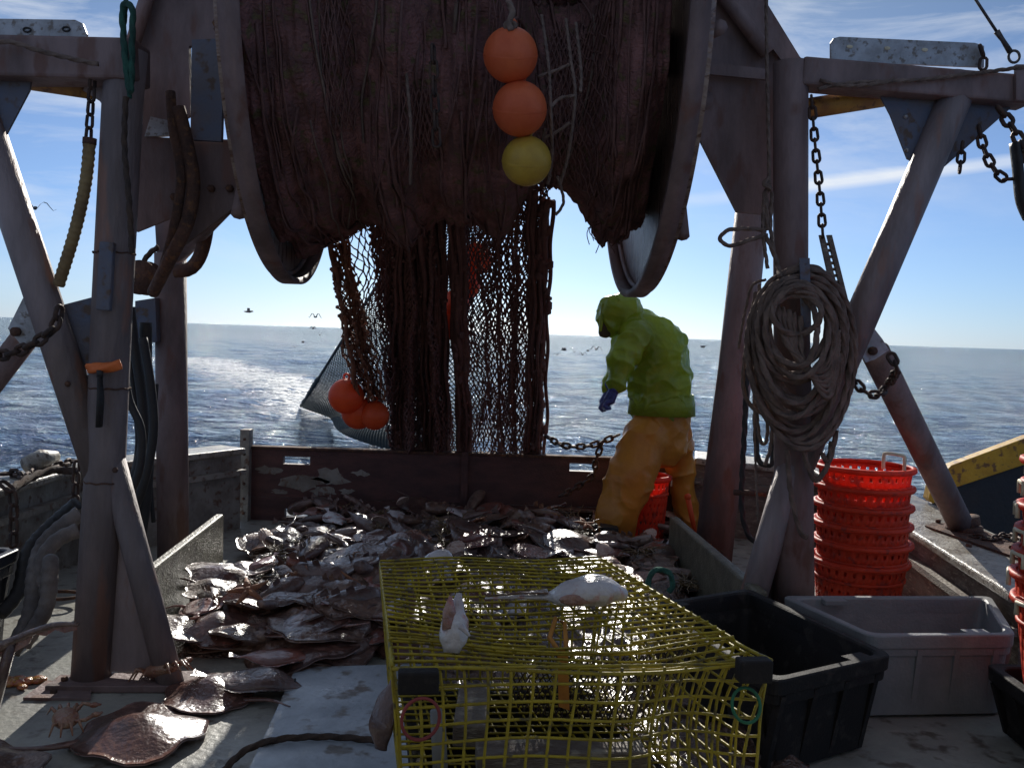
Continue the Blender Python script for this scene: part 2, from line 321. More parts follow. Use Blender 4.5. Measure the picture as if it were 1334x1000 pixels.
# ------------------------------------------------------------------ SEA
def build_sea():
    WZ = -1.15
    m = bpy.data.materials.new('sea_water'); m.use_nodes = True; t = m.node_tree; n = t.nodes; l = t.links; b = n['Principled BSDF']
    b.inputs['Base Color'].default_value = (.012, .032, .055, 1); b.inputs['Roughness'].default_value = .07; b.inputs['IOR'].default_value = 1.33; b.inputs['Specular IOR Level'].default_value = .36
    co = n.new('ShaderNodeTexCoord'); 
    def nz_(scale, det, rough=.6, st=(1, 1, 1)):
        mp = n.new('ShaderNodeMapping'); mp.inputs['Scale'].default_value = st; l.new(co.outputs['Object'], mp.inputs[0])
        a = n.new('ShaderNodeTexNoise'); a.inputs['Scale'].default_value = scale; a.inputs['Detail'].default_value = det; a.inputs['Roughness'].default_value = rough; l.new(mp.outputs[0], a.inputs['Vector']); return a.outputs[0]
    def mth(op, a, b_):
        q = n.new('ShaderNodeMath'); q.operation = op
        for i, x in enumerate((a, b_)):
            if isinstance(x, (int, float)): q.inputs[i].default_value = x
            else: l.new(x, q.inputs[i])
        return q.outputs[0]
    big = nz_(.22, 6, .62, (1, 1.6, 1)); small = nz_(2.2, 3, .55, (1, 1.6, 1)); tiny = nz_(8, 4, .65, (1, 1.5, 1))
    # wake: a band of broken, choppy water drawn out astern to the left
    sp_ = n.new('ShaderNodeSeparateXYZ'); l.new(co.outputs['Object'], sp_.inputs[0])
    att = n.new('ShaderNodeAttribute'); att.attribute_name = 'wake'
    wk = mth('MULTIPLY', att.outputs['Fac'], 1.0)
    h = mth('ADD', mth('MULTIPLY', big, 1.5), mth('ADD', mth('MULTIPLY', small, .42), mth('MULTIPLY', tiny, mth('ADD', .03, mth('MULTIPLY', wk, .01)))))
    h = mth('ADD', h, mth('MULTIPLY', mth('MULTIPLY', small, wk), .12))
    bp = n.new('ShaderNodeBump'); bp.inputs['Strength'].default_value = 1.0; bp.inputs['Distance'].default_value = 3.4; l.new(h, bp.inputs['Height']); a3 = n.new('ShaderNodeAttribute'); a3.attribute_name = 'chop'; l.new(a3.outputs['Fac'], bp.inputs['Distance']); l.new(bp.outputs[0], b.inputs['Normal'])
    painted_glint = n.new('ShaderNodeMapRange'); painted_glint.inputs[1].default_value = .53; painted_glint.inputs[2].default_value = .62; l.new(mth('ADD', mth('ADD', mth('MULTIPLY', small, .6), mth('MULTIPLY', tiny, .4)), mth('MULTIPLY', wk, .13)), painted_glint.inputs[0])
    att2 = n.new('ShaderNodeAttribute'); att2.attribute_name = 'streak'
    glint_mix = mth('MULTIPLY', painted_glint.outputs[0], att2.outputs['Fac'])
    x = n.new('ShaderNodeMix'); x.data_type = 'RGBA'; l.new(glint_mix, x.inputs[0]); x.inputs[6].default_value = (.016, .04, .105, 1); x.inputs[7].default_value = (.86, .88, .9, 1); l.new(x.outputs[2], b.inputs['Base Color'])  # near-white in the streak paints sun glints on the broken wake
    rr = n.new('ShaderNodeMapRange'); rr.inputs[3].default_value = .08; rr.inputs[4].default_value = .5; l.new(glint_mix, rr.inputs[0]); l.new(rr.outputs[0], b.inputs['Roughness'])
    # polar sheet from under the hull to the horizon, real swell near the boat
    NA, rs = 300, []
    r = 2.0
    while r < 30000: rs.append(r); r *= 1.022 if r < 300 else 1.12
    rs.append(30000)
    vs = []; wkv = []; skv = []; fv = []
    waves = [(random.gauss(-.6, .5), 2*PI/lam, amp, rnd(0, 6)) for lam, amp in ((9, .07), (6.5, .055), (4.6, .04), (3.3, .03), (2.4, .022), (1.7, .014), (1.2, .009), (14, .08))]
    W = [G(236, 466, WZ), G(330, 487, WZ), G(400, 512, WZ), G(440, 540, WZ)]
    streak = [0]
    def wake(x, y):
        best = 0
        for i in range(len(W)-1):
            a, b_ = W[i].xy, W[i+1].xy; p = V((x, y)); ab = b_-a; tt = max(0, min(1, (p-a).dot(ab)/ab.length_squared)); d = (p-a-ab*tt).length
            wd = .7+.035*(a+ab*tt).length
            best = max(best, math.exp(-(d/wd)**2))
        streak[0] = best
        # churned water straight astern
        dd = abs(x-(.5+.03*y)); 
        if y > 6: best = max(best, math.exp(-(dd/(2.2+.20*y))**4)*math.exp(-max(0, y-30)/60))
        return best
    for r in rs:
        for j in range(NA):
            a = -1.25+2.5*j/(NA-1); x, y = r*math.sin(a), r*math.cos(a)-1
            z = WZ; fade = max(0, 1-r/220)
            if fade > 0:
                for (th, k, A, ph) in waves:
                    q = k*(x*math.cos(th)+y*math.sin(th))+ph; z += fade*A*(1-2*abs(math.sin(q/2))**1.3+.2)*.8
            vs.append((x, y, z)); streak[0] = 0; q_ = min(1, max(0, (170-r)/90)); wkv.append(wake(x, y)*q_ if r < 170 else 0); skv.append(min(1, streak[0]*1.4)*min(1, q_*2)); fv.append(1.1+min(r/120, 3.2))
    n_ = NA; fs = [(i*n_+j, (i+1)*n_+j, (i+1)*n_+j+1, i*n_+j+1) for i in range(len(rs)-1) for j in range(n_-1)]
    mb = MB(); mb.v = vs; mb.f = [list(f)[::-1] for f in fs]; mb.sm = [True]*len(fs); mb.mi = [0]*len(fs)
    o = mb.build('water', m, origin=(0, 0, 0)); at = o.data.attributes.new('wake', 'FLOAT', 'POINT'); at.data.foreach_set('value', wkv); at = o.data.attributes.new('streak', 'FLOAT', 'POINT'); at.data.foreach_set('value', skv); at = o.data.attributes.new('chop', 'FLOAT', 'POINT'); at.data.foreach_set('value', fv)
    tag(o, kind='structure')
    # the rest of the sea behind the camera, for views from the side
    mb = MB(); k = 60; ring = [(30000*math.sin(a), 30000*math.cos(a)-1, WZ-.05) for a in [1.25+(2*PI-2.5)*i/k for i in range(k+1)]]
    mb.add([(0, -1, WZ-.05)]+ring, [[0, i+2, i+1] for i in range(k)], True); tag(mb.build('water', m, origin=(0, 0, 0)), kind='structure')
build_sea()
# ------------------------------------------------------------------ DECK AND BULWARKS
LEFT = [G(318, 583, .58), G(240, 592, .58), G(110, 606, .58), G(0, 636, .58), V((-2.75, 3.2, .60)), V((-2.75, -1.5, .62))]
RIGHT = [G(905, 596, .58), G(1062, 612, .54), G(1190, 690, .42), G(1322, 772, .42)]
def build_deck():
    mb = MB(); n = 60
    mb.add([(x, y, -.0) for x, y in ((-3.3, -2.5), (3.2, -2.5), (3.1, 7.3), (-2.6, 7.3))], [[0, 1, 2, 3]], False)
    mb.add([(x, y, -.3) for x, y in ((-3.3, -2.5), (3.2, -2.5), (3.1, 7.3), (-2.6, 7.3))], [[3, 2, 1, 0]], False)
    tag(mb.build('deck', 'deck', origin=(0, 0, 0)), kind='structure')
    # hull under the deck
    mb = MB(); a = [(-3.25, -2.5), (3.15, -2.5), (3.05, 7.25), (-2.55, 7.25)]
    mb.add([(x, y, -.02) for x, y in a]+[(x*.9, y, -1.6) for x, y in a], [[i, (i+1) % 4, 4+(i+1) % 4, 4+i] for i in range(4)], False)
    tag(mb.build('hull', 'white', origin=(0, 0, 0)), kind='structure')
    # hatch plate
    a = [G(385, 868, .035), G(600, 862, .035), V((-.25, 2.5, .035)), G(300, 1050, .035)]
    mb = MB(); mb.prism(a, (0, 0, -.034))
    o = mb.build('hatch_plate', 'plate', bevel=.006); tag(o, 'pale blue-grey metal hatch plate on deck left of the yellow trap', 'hatch')
build_deck()
def bulwark(name, line, out, th, label, capw, mats=('white', 'caprail'), zb=-.3):
    """a wall that follows a polyline of its inner top edge; out = +1/-1 side on which the thickness lies"""
    r = thing(name, V((line[0].x, line[0].y, 0)), label, 'bulwark')
    m = MB(); c = MB(); n = len(line); offs = []
    for i in range(n):
        t = (line[min(i+1, n-1)]-line[max(i-1, 0)]); t.z = 0; t.normalize(); offs.append(V((t.y, -t.x, 0))*out)
    for (mm, w0, w1, z0, z1) in ((m, .03, th, None, -.045), (c, -.02, capw, -.045, 0)):
        vs = []
        for p, o in zip(line, offs):
            zt = p.z+z1; zl = zb if z0 is None else p.z+z0
            vs += [p.xy.to_3d()+o*w0+V((0, 0, zl)), p.xy.to_3d()+o*w0+V((0, 0, zt)), p.xy.to_3d()+o*w1+V((0, 0, zt)), p.xy.to_3d()+o*w1+V((0, 0, zl))]
        fs = [[i*4+j, i*4+(j+1) % 4, (i+1)*4+(j+1) % 4, (i+1)*4+j] for i in range(n-1) for j in range(4)]+[[3, 2, 1, 0], [(n-1)*4+j for j in range(4)]]
        mm.add(vs, fs, False)
    m.build('wall_panel', mats[0], r); o = c.build('cap_rail', mats[1], r, bevel=.012)
    # rubbing strake along the inside, a little below the cap
    s_ = MB()
    for i in range(n-1):
        a = line[i]-offs[i]*.005-V((0, 0, .17)); b = line[i+1]-offs[i+1]*.005-V((0, 0, .17)); 
        t = (b-a); R = t.to_track_quat('Y', 'Z').to_matrix(); s_.box((a+b)/2+offs[i]*.0, (.05, t.length, .035), R)
    s_.build('inner_strake', mats[0], r)
    return r
lb = bulwark('side_bulwark', LEFT, 1, .12, 'weathered off-white bulwark curving along the left side of the stern', .24)
rb_ = bulwark('side_bulwark', RIGHT, -1, .14, 'weathered bulwark with a wide worn wooden cap on the right side', .45, ('wood', 'caprail'))
rb_2 = MB(); m_ = RIGHT[2]; 
# stern corner stanchion
r = thing('stern_stanchion', P(320, 700, 6.85), 'riveted upright post at the left end of the stern boards', 'stanchion')
m_ = MB(); m_.box((P(320, 640, 6.85).x, 6.85, .32), (.07, .10, .72)); m_.build('post', 'white', r, bevel=.006)
m_ = MB()
for k in range(6): m_.sphere((P(320, 640, 6.85).x, 6.797, .06+k*.11), .011, 10)
pieces(m_, 'rivet', 'rust', r)
# stern boards: two red planks between slotted ends
def stern_boards():
    r = thing('stern_boards', (0, 6.9, 0), 'dark red wooden stern boards with small daylight slots across the stern', 'stern board')
    xl, xr = P(326, 640, 6.9).x, P(912, 640, 6.9).x+.1
    def zat(px, py): return P(px, py, 6.9).z
    # planks are built round their slots
    def plank(z0, z1, slots, name, dz=0.0):
        m = MB(); xs = sorted([xl, xr]+[s for sl_ in slots for s in sl_[:2]]); y = 6.9
        for a, b in zip(xs[:-1], xs[1:]):
            hit = [q for q in slots if abs(q[0]-a) < 1e-6]
            if hit:
                m.box(((a+b)/2, y, (z0+hit[0][2])/2), (b-a, .06, hit[0][2]-z0)); m.box(((a+b)/2, y, (z1+hit[0][3])/2), (b-a, .06, z1-hit[0][3]))
            else: m.box(((a+b)/2, y, (z0+z1)/2), (b-a, .06, z1-z0))
        return m.build(name, 'maroon', r)
    zt = zat(620, 593); 
    s1 = (P(370, 600, 6.9).x, P(405, 600, 6.9).x, zat(388, 604), zat(388, 594)); s2 = (P(742, 600, 6.9).x, P(773, 600, 6.9).x, zat(757, 613), zat(757, 603))
    s3 = (P(372, 665, 6.9).x, P(407, 665, 6.9).x, zat(390, 673), zat(390, 661)); s4 = (P(743, 665, 6.9).x, P(768, 665, 6.9).x, zat(755, 677), zat(755, 667))
    zm = zat(620, 655)
    plank(zm+.004, zt, [s1, s2], 'plank'); plank(-.05, zm, [s3, s4], 'plank')
    m = MB(); m.box(((xl+xr)/2, 6.9, zt+.012), (xr-xl, .09, .02)); m.build('edge_strip', 'rust', r, bevel=.004)
    m = MB(); R = Matrix.Identity(3)
    m.box(((P(606, 600, 6.9).x), 6.855, .27), (.05, .02, .58)); m.build('cleat', 'maroon', r)
    # flaked paint patches, slightly proud of the plank
    m = MB()
    for (px, py, sx, sz) in ((350, 612, .10, .03), (395, 628, .16, .05), (432, 622, .12, .06), (418, 640, .10, .035), (470, 616, .06, .02), (365, 640, .07, .015), (452, 640, .05, .02)):
        c = P(px, py, 6.868); k = 16
        m.prism([c+V((sx*(1+rnd(-.4, .4))*math.cos(2*PI*i/k), 0, sz*(1+rnd(-.5, .5))*math.sin(2*PI*i/k))) for i in range(k)], (0, .003, 0))
    pieces(m, 'bare_patch', 'white', r)
stern_boards()
# unseen aft wall and roof, added to shade and warm the near deck
r = thing('unseen_wheelhouse', (0, -1.3, 0), 'unseen white painted wall and roof added behind the camera to shade and warm the near deck', 'unseen_wheelhouse')
m = MB(); m.box((-1.45, -1.3, 1.3), (2.1, .1, 2.58)); m.box((1.45, -1.3, 1.3), (2.1, .1, 2.58)); m.box((0, -1.3, 2.3), (.8, .1, .58)); m.build('aft_wall', 'white', r, bevel=.01)
m = MB(); m.box((0, -1.3, 1.0), (.78, .05, 2.0)); m.build('door', 'caprail', r, bevel=.01)
m = MB(); m.box((0, -1.1, 2.66), (5.2, 2.6, .10)); m.build('roof', 'white', r, bevel=.02)
# ------------------------------------------------------------------ PEN BOARDS
def pen_board(a, b, th, h, label):
    a = V(a); b = V(b); t = b-a; t.z = 0; nrm = V((t.y, -t.x, 0)).normalized()*th
    m = MB(); m.prism([V((a.x, a.y, .0)), V((b.x, b.y, .0)), b, a], nrm); o = m.build('pen_board', 'olive', bevel=.012); tag(o, label, 'pen board', 'boards that fence in the catch')
pen_board(G(198, 750, .34)-V((0.02, .2, 0)), G(292, 669, .34), -.05, .34, 'wet olive pen board slanting up from the deck on the left of the catch')
pen_board(G(985, 770, .34), G(872, 672, .34), .055, .34, 'wet olive pen board running between the catch and the black crate')
# ------------------------------------------------------------------ GALLOWS FRAMES
YL = 3.65
def px_r(wpx, Y): return wpx/2*Y/F
def pipe(mb, p, q, r, n=24): mb.tube([p, q], r, n)
def hole(mb, c, r, th=.02):  # a bolt head
    mb.tube([V(c)-V((0, th, 0)), V(c)], r, 6)
def gallows_left():
    Y = YL
    r = thing('gallows_frame', G(150, 885), 'grey steel gallows frame standing on the left of the deck', 'gallows')
    m = MB(); b_ = P(118, 880, Y); b_.z = 0; m.tube([P(166, 66, Y), P(160, 130, Y), P(146, 400, Y), P(137, 610, Y), b_], [px_r(50, Y)]*5, 28); m.build('post', 'steel', r)
    m = MB(); plate(m, [(116, 600), (158, 600), (168, 640), (230, 872), (94, 876), (102, 740)], Y+.0, .02)
    m.build('web_plate', 'steel', r)
    m = MB(); q_ = P(224, 876, Y-.03); q_.z = 0; pipe(m, P(146, 600, Y), q_, px_r(34, Y)); m.build('brace', 'steel', r)
    m = MB(); pipe(m, P(-30, 130, Y), P(134, 622, Y), px_r(44, Y)); m.build('diagonal_brace', 'steel', r)
    m = MB(); a = P(150, 400, Y-.11); m.box(P(138, 360, Y-.1), (px_r(18, Y)*2, .03, .26), Matrix.Rotation(.05, 3, 'Y')); m.build('hook_bar', 'blue', r, bevel=.006)
    m = MB(); plate(m, [(78, 398), (128, 385), (124, 470), (106, 486), (92, 440)], Y+.02); m.build('gusset_plate', 'blue', r)
    m = MB(); plate(m, [(-40, 96), (42, 96), (38, 118), (2, 186), (-40, 190)], Y+.0); m.build('gusset_plate', 'blue', r)
    m = MB(); plate(m, [(116, 100), (150, 104), (148, 160), (130, 132), (108, 118)], Y+.05); m.build('gusset_plate', 'steel', r)
    m = MB(); p, q = P(-60, 78, Y), P(186, 84, Y); c = (p+q)/2; t = q-p; m.box(c, (t.length, .17, .155), t.to_track_quat('X', 'Z').to_matrix()); m.build('top_beam', 'steel2', r, bevel=.012)
    m = MB(); plate(m, [(-40, 24), (98, 26), (108, 31), (113, 44), (112, 62), (-40, 60)], Y-.06, .012); m.build('angle_bracket', 'alu', r)
    m = MB()
    for x, y in ((35, 39), (86, 38)):
        m.tube([P(x, y, Y-.063)+V((.014*math.cos(a), 0, .008*math.sin(a))) for a in [2*PI*k/12 for k in range(12)]], .0035, 6, True, up=V((0, 1, 0)))
    pieces(m, 'bolt_hole', 'black', r)
    m = MB(); m.tube([P(42, 106, Y+.1), P(122, 118, Y+.1)], px_r(24, Y), 20); m.build('pipe_rail', 'yellowpipe', r)
    m = MB(); m.prism([G(78, 878, .03), G(270, 872, .03), G(292, 886, .03), G(262, 893, .03), G(58, 893, .03)], (0, 0, -.028)); m.build('foot_plate', 'steel2', r, bevel=.004)
    m = MB(); m.prism([G(60, 886, .012), G(120, 884, .012), G(118, 909, .012), G(30, 908, .012)], (0, 0, -.011)); m.build('foot_plate', 'steel2', r)
    m = MB()
    for x, y in ((84, 886), (262, 884), (70, 902)): p = G(x, y, .03); m.tube([p, p+V((0, 0, .014))], .013, 6)
    pieces(m, 'bolt', 'rust', r)
    for (x, y) in ((149, 330), (143, 505), (137, 626)):
        c = P(x, y, Y); m = MB(); m.tube([c+V((px_r(51, Y)*math.cos(a), px_r(51, Y)*math.sin(a), .002*math.sin(a*9))) for a in [2*PI*k/48 for k in range(48)]], .0035, 6, True); m.build('weld_bead', 'rust', r)
    for (x, y) in ((150, 612), (88, 500)):
        c = P(x, y, Y-.075); m = MB(); m.sphere(c, .012, 8); m.build('bolt', 'rust', r)
    m = MB(); m.rope([P(158, 474, Y-.085), P(136, 479, Y-.10), P(116, 479, Y-.07)], .019); m.build('tape_band', 'orangecap', r)
    return r
gallows_left()
def stay(px0, px1, Y0, Y1, label, wpx):
    r = thing('stay_pipe', P(*px0, Y0), label, 'stay')
    a, b = P(*px0, Y0), P(*px1, Y1)
    m = MB(); pipe(m, a, b, px_r(wpx, (Y0+Y1)/2)); m.build('pipe', 'steel2', r)
    return r, a, b
# left stay with its lug
r, a, b = stay((-60, 560), (34, 438), YL+.05, YL+.05, 'short steel stay pipe pinned at the far left edge under the diagonal brace', 34)
m = MB(); plate(m, [(10, 428), (30, 388), (78, 398), (52, 446), (30, 452)], YL-.03, .02); m.build('lug_plate', 'alu', r)
m = MB(); p = P(22, 432, YL-.032); m.tube([p, p-V((0, .02, 0))], .018, 16); m.build('pin', 'rust', r)
# ---- rear post + reel support, left
def reel_frame_left():
    r = thing('reel_support', P(222, 745, 5.5), 'dark steel support of the net reel behind the left gallows post', 'reel support')
    m = MB(); pipe(m, P(222, 330, 5.5), P(226, 760, 5.5), px_r(40, 5.5)); m.build('rear_post', 'steel2', r)
    m = MB(); pipe(m, P(216, 240, 5.5), P(222, 345, 5.5), px_r(32, 5.5)); m.build('rear_post', 'steel2', r)
    m = MB(); plate(m, [(176, 392), (202, 388), (204, 445), (176, 448)], 5.35, .1); m.build('stub_channel', 'blue', r)
    Y = 3.95
    m = MB(); plate(m, [(178, 178), (300, 182), (312, 204), (316, 262), (236, 322), (232, 280), (178, 302)], Y, .02); m.build('side_plate', 'steel2', r)
    m = MB(); plate(m, [(250, 52), (292, 50), (288, 184), (248, 182)], Y-.05, .03); m.build('side_plate', 'blue', r)
    m = MB(); plate(m, [(160, 62), (205, -40), (330, -40), (292, 54), (246, 60), (248, 150), (228, 160), (178, 196), (160, 110)], Y+.03, .03); m.build('head_plate', 'steel2', r)
    m = MB(); plate(m, [(196, 152), (225, 158), (226, 176), (188, 178)], Y-.02, .03); m.build('label_plate', 'alu', r)
    m = MB(); pipe(m, P(322, 232, Y+.1), P(232, 330, 5.3), px_r(30, 4.4)); m.build('brace', 'steel2', r)
    m = MB(); p, q = P(172, 60, Y-.02), P(210, -60, Y-.02); pipe(m, p, q, .03); m.build('brace', 'steel2', r)
    m = MB()
    for x, y in ((283, 32), (228, 257), (285, 40), (300, 246), (276, 246)): p = P(x, y, Y-.055 if y < 100 else Y); m.tube([p, p-V((0, .02, 0))], .016, 6)
    pieces(m, 'bolt', 'rust', r)
    # pulley block hanging behind the post
    r2 = thing('pulley_block', P(186, 360, 5.0), 'rusty pulley block hanging beside the left gallows post', 'pulley block')
    c = P(187, 362, 5.0); m = MB()
    for s_ in (-1, 1): m.tube([c+V((0, s_*.045, 0)), c+V((0, s_*.055, 0))], .092, 28)
    m.build('cheek', 'rust', r2); m = MB(); m.lathe([(.02, -.03), (.075, -.03), (.06, 0), (.075, .03), (.02, .03)], c, Matrix.Rotation(PI/2, 3, 'X'), 28, closed=True); m.build('sheave', 'rust', r2)
    m = MB(); m.rope([c+V((0, 0, .07)), c+V((.02, 0, .12)), P(205, 322, 5.1)], .014); m.build('strop', 'roped', r2)
reel_frame_left()
def gallows_right():
    Y = 4.3
    r = thing('gallows_frame', V((P(1035, 790, Y).x, Y, 0)), 'grey steel gallows frame standing on the right with the rope coil on its post', 'gallows')
    m = MB(); b = P(1036, 790, Y); b.z = 0; m.tube([P(1030, 82, Y), P(1030, 340, Y), P(1034, 620, Y), b], [px_r(44, Y)]*2+[px_r(50, Y), px_r(56, Y)], 28); m.build('post', 'steel2', r)
    m = MB(); q = P(962, 800, Y-.05); q.z = 0; pipe(m, P(1034, 596, Y-.02), q, px_r(36, Y)); m.build('brace', 'steel', r)
    m = MB(); p = P(1040, 640, Y); mm = [P(1010, 640, Y+.03), P(1050, 620, Y+.03), V((b.x+.05, Y+.03, .02)), V((q.x+.03, Y+.03, .02))]; m.prism(mm, (0, .015, 0)); m.build('web_plate', 'steel', r)
    m = MB(); m.tube([P(1256, 100, Y), P(1040, 606, Y)], px_r(42, Y), 28); m.build('diagonal_brace', 'steel', r)
    m = MB(); plate(m, [(1140, 112), (1316, 122), (1316, 142), (1216, 230), (1212, 222), (1182, 207), (1160, 150)], Y+.02); m.build('gusset_plate', 'blue', r)
    m = MB(); p, q = P(1040, 97, Y), P(1338, 122, Y); c = (p+q)/2; t = q-p; m.box(c, (t.length, .15, .125), t.to_track_quat('X', 'Z').to_matrix()); m.build('top_beam', 'steel2', r, bevel=.012)
    m = MB(); plate(m, [(1082, 56), (1086, 50), (1094, 48), (1270, 56), (1282, 60), (1282, 88), (1082, 80)], Y-.06, .012); m.build('angle_bracket', 'alu', r)
    m = MB()
    for x, y in ((1107, 61), (1156, 63), (1205, 65)):
        p = P(x, y, Y-.062); m.sphere(p, .012, 12, sc_=(1.2, .15, .7))
    pieces(m, 'bolt_hole', 'cream', r)
    m = MB(); m.tube([P(1050, 142, Y+.12), P(1150, 126, Y+.12)], px_r(27, Y), 20); m.build('pipe_rail', 'yellowpipe', r)
    m = MB(); plate(m, [(1042, 336), (1055, 336), (1057, 426), (1045, 426)], Y-.30, .012); 
    m.tube([P(1048, 342, Y-.30), P(1046, 342, Y)], .012, 10); m.build('hook_bar', 'blue', r)
    m = MB()
    for p in ((1180, 152), (1181, 196)): m.sphere(P(*p, Y+.018), .011, 10)
    pieces(m, 'bolt', 'alu', r)
gallows_right()
def reel_frame_right():
    Y = 4.55
    r = thing('reel_support', V((P(935, 760, 5.9).x, 5.9, 0)), 'dark maroon steel support of the net reel behind the right gallows post', 'reel support')
    b = P(928, 720, 5.9); b.z = 0
    def slab(name, lst, Y, th, m_='steel2'):
        m = MB(); plate(m, lst, Y, th); return m.build(name, m_, r)
    t = P(984, 250, 5.9); m = MB(); p = P(982, 250, 5.9); m.tube([p, P(958, 480, 5.9), b], [px_r(42, 5.9), px_r(44, 5.9), px_r(50, 5.9)], 24); m.build('rear_post', 'steel2', r)
    slab('side_plate', [(905, -40), (972, -40), (1042, 74), (1052, 84), (1052, 118), (1010, 122), (1012, 250), (1004, 280), (960, 276), (912, 182), (905, 120)], Y, .03)
    slab('head_plate', [(930, -40), (972, -40), (1042, 76), (1028, 92)], Y-.05, .02)
    slab('side_plate', [(915, 80), (1000, 90), (1000, 104), (915, 96)], Y-.07, .02)
    m = MB(); pipe(m, P(915, 130, Y), P(975, 262, 5.7), .05); m.build('brace', 'steel2', r)
    m = MB(); pipe(m, P(925, -30, Y-.06), P(1000, 70, Y-.06), .035); m.build('brace', 'steel2', r)
reel_frame_right()
# right stay pipe, lug, deck foot
r, a, b = stay((1254, 688), (1140, 458), 5.15, 4.5, 'slanting steel stay pipe footed on the right cap rail beside the red baskets', 34)
m = MB(); plate(m, [(1122, 462), (1136, 424), (1150, 442), (1158, 456), (1140, 468), (1128, 472)], 4.36, .02); m.build('lug_plate', 'alu', r)
m = MB(); p = P(1136, 457, 4.36); m.tube([p, p-V((0, .02, 0))], .02, 16); m.build('pin', 'rust', r)
m = MB(); c = P(1256, 690, 5.15); m.tube([V((c.x, c.y, .425)), V((c.x, c.y, .46))], [.10, .095], 24); m.tube([V((c.x, c.y, .46)), V((c.x-.01, c.y, .50))], .085, 24); m.build('foot_collar', 'rust', r)
m = MB(); m.prism([G(1205, 684, .434), G(1238, 672, .434), G(1340, 715, .434), G(1332, 728, .434)], (0, 0, -.012)); m.build('foot_plate', 'rust', r)
m = MB()
for q in ((1222, 680), (1296, 704), (1318, 714), (1262, 712)): p = G(*q, .436); m.tube([p, p+V((0, 0, .016))], .015, 6)
pieces(m, 'bolt', 'rust', r)
# ------------------------------------------------------------------ NET REEL
YC, ZC, RR = 4.41, 2.85, 1.2
def reel():
    r = thing('net_reel', (-.23, 4.5, 1.66), 'huge wood-and-steel net reel hung between the two gallows frames', 'net reel')
    for (x0, yc, a, s) in ((-1.10, YC, .04, -1), (.644, YC+.275, .04, 1)):
        c = V((x0, yc, ZC)); R = Matrix.Rotation(a, 3, 'Z') @ Matrix.Rotation(PI/2, 3, 'Y')   # local z -> +x
        w0, w1 = (0, .075) if s < 0 else (-.075, 0)
        m = MB(); m.lathe([(RR, w0), (RR, w1), (RR-.012, w1), (RR-.03, w1-.012 if s < 0 else w1), (RR-.035, w0), ], c, R, 128, closed=True)
        f = m.build('flange_rim', 'steel2', r, bevel=0)
        m = MB(); m.lathe([(RR-.02, -.022*s-.01), (.12, -.022*s-.01), (.12, -.022*s+.014), (RR-.02, -.022*s+.014)], c+V((.03*s, 0, 0)), R, 128, closed=True, smooth=False); m.build('flange_disc', FL, r)
        # inner pipe ring against the disc
        m = MB(); m.tube([c+R@V(((RR-.05)*math.cos(t_), (RR-.05)*math.sin(t_), -s*.012)) for t_ in [2*PI*k/128 for k in range(128)]], .013, 8, True, up=V((1, 0, 0))); m.build('inner_ring', 'steel', r)
        # spokes outside
        m = MB()
        for k in range(8):
            t_ = 2*PI*k/8+.2; m.tube([c+R@V((.1*math.cos(t_), .1*math.sin(t_), s*.06)), c+R@V(((RR-.05)*math.cos(t_), (RR-.05)*math.sin(t_), s*.05))], .03, 8)
        m.build('spoke', 'steel2', r)
        m = MB(); m.tube([c+R@V((0, 0, -.05)), c+R@V((0, 0, s*.28))], .11, 32); m.build('hub', 'rust', r)
    m = MB(); m.tube([V((-1.1, YC, ZC)), V((.644, YC+.275, ZC))], .09, 32); m.build('drum', 'rust', r)
FL = mat('streaked_flange', (.34, .27, .24), (.16, .10, .09), 5, .35, .3, .3, 50, stretch=(1, 5, .7), c3=(.12, .06, .04), r2=.25)
reel()
# ------------------------------------------------------------------ NETS
AX0, AX1 = V((-1.05, YC, ZC)), V((.60, YC+.27, ZC))
def roll_section(u):
    """centre z and radius of the wound netting along the reel, u = 0..1; the middle is run out"""
    mid = math.exp(-((u-.735)/.12)**4)
    lef = 1-mid
    rad = .90*(1-mid)+.42*mid; zc = ZC*(1-mid)+2.585*mid
    rad *= 1 + .035*math.sin(u*23)+.03*math.sin(u*41+1)
    if u > .85: rad *= .97
    rad += .13*max(0, 1-u/.17)**.7
    return zc, rad
def roll_point(u, th, extra=0):
    zc, rad = roll_section(u); a = AX0.lerp(AX1, u)
    n1 = noise.noise(V((u*9, math.cos(th)*2.2, math.sin(th)*2.2)))*.10 + noise.noise(V((u*26, math.cos(th)*6, math.sin(th)*6)))*.045
    rr = rad*(1+n1)+extra
    return V((a.x, a.y-rr*math.cos(th), zc+rr*math.sin(th)))
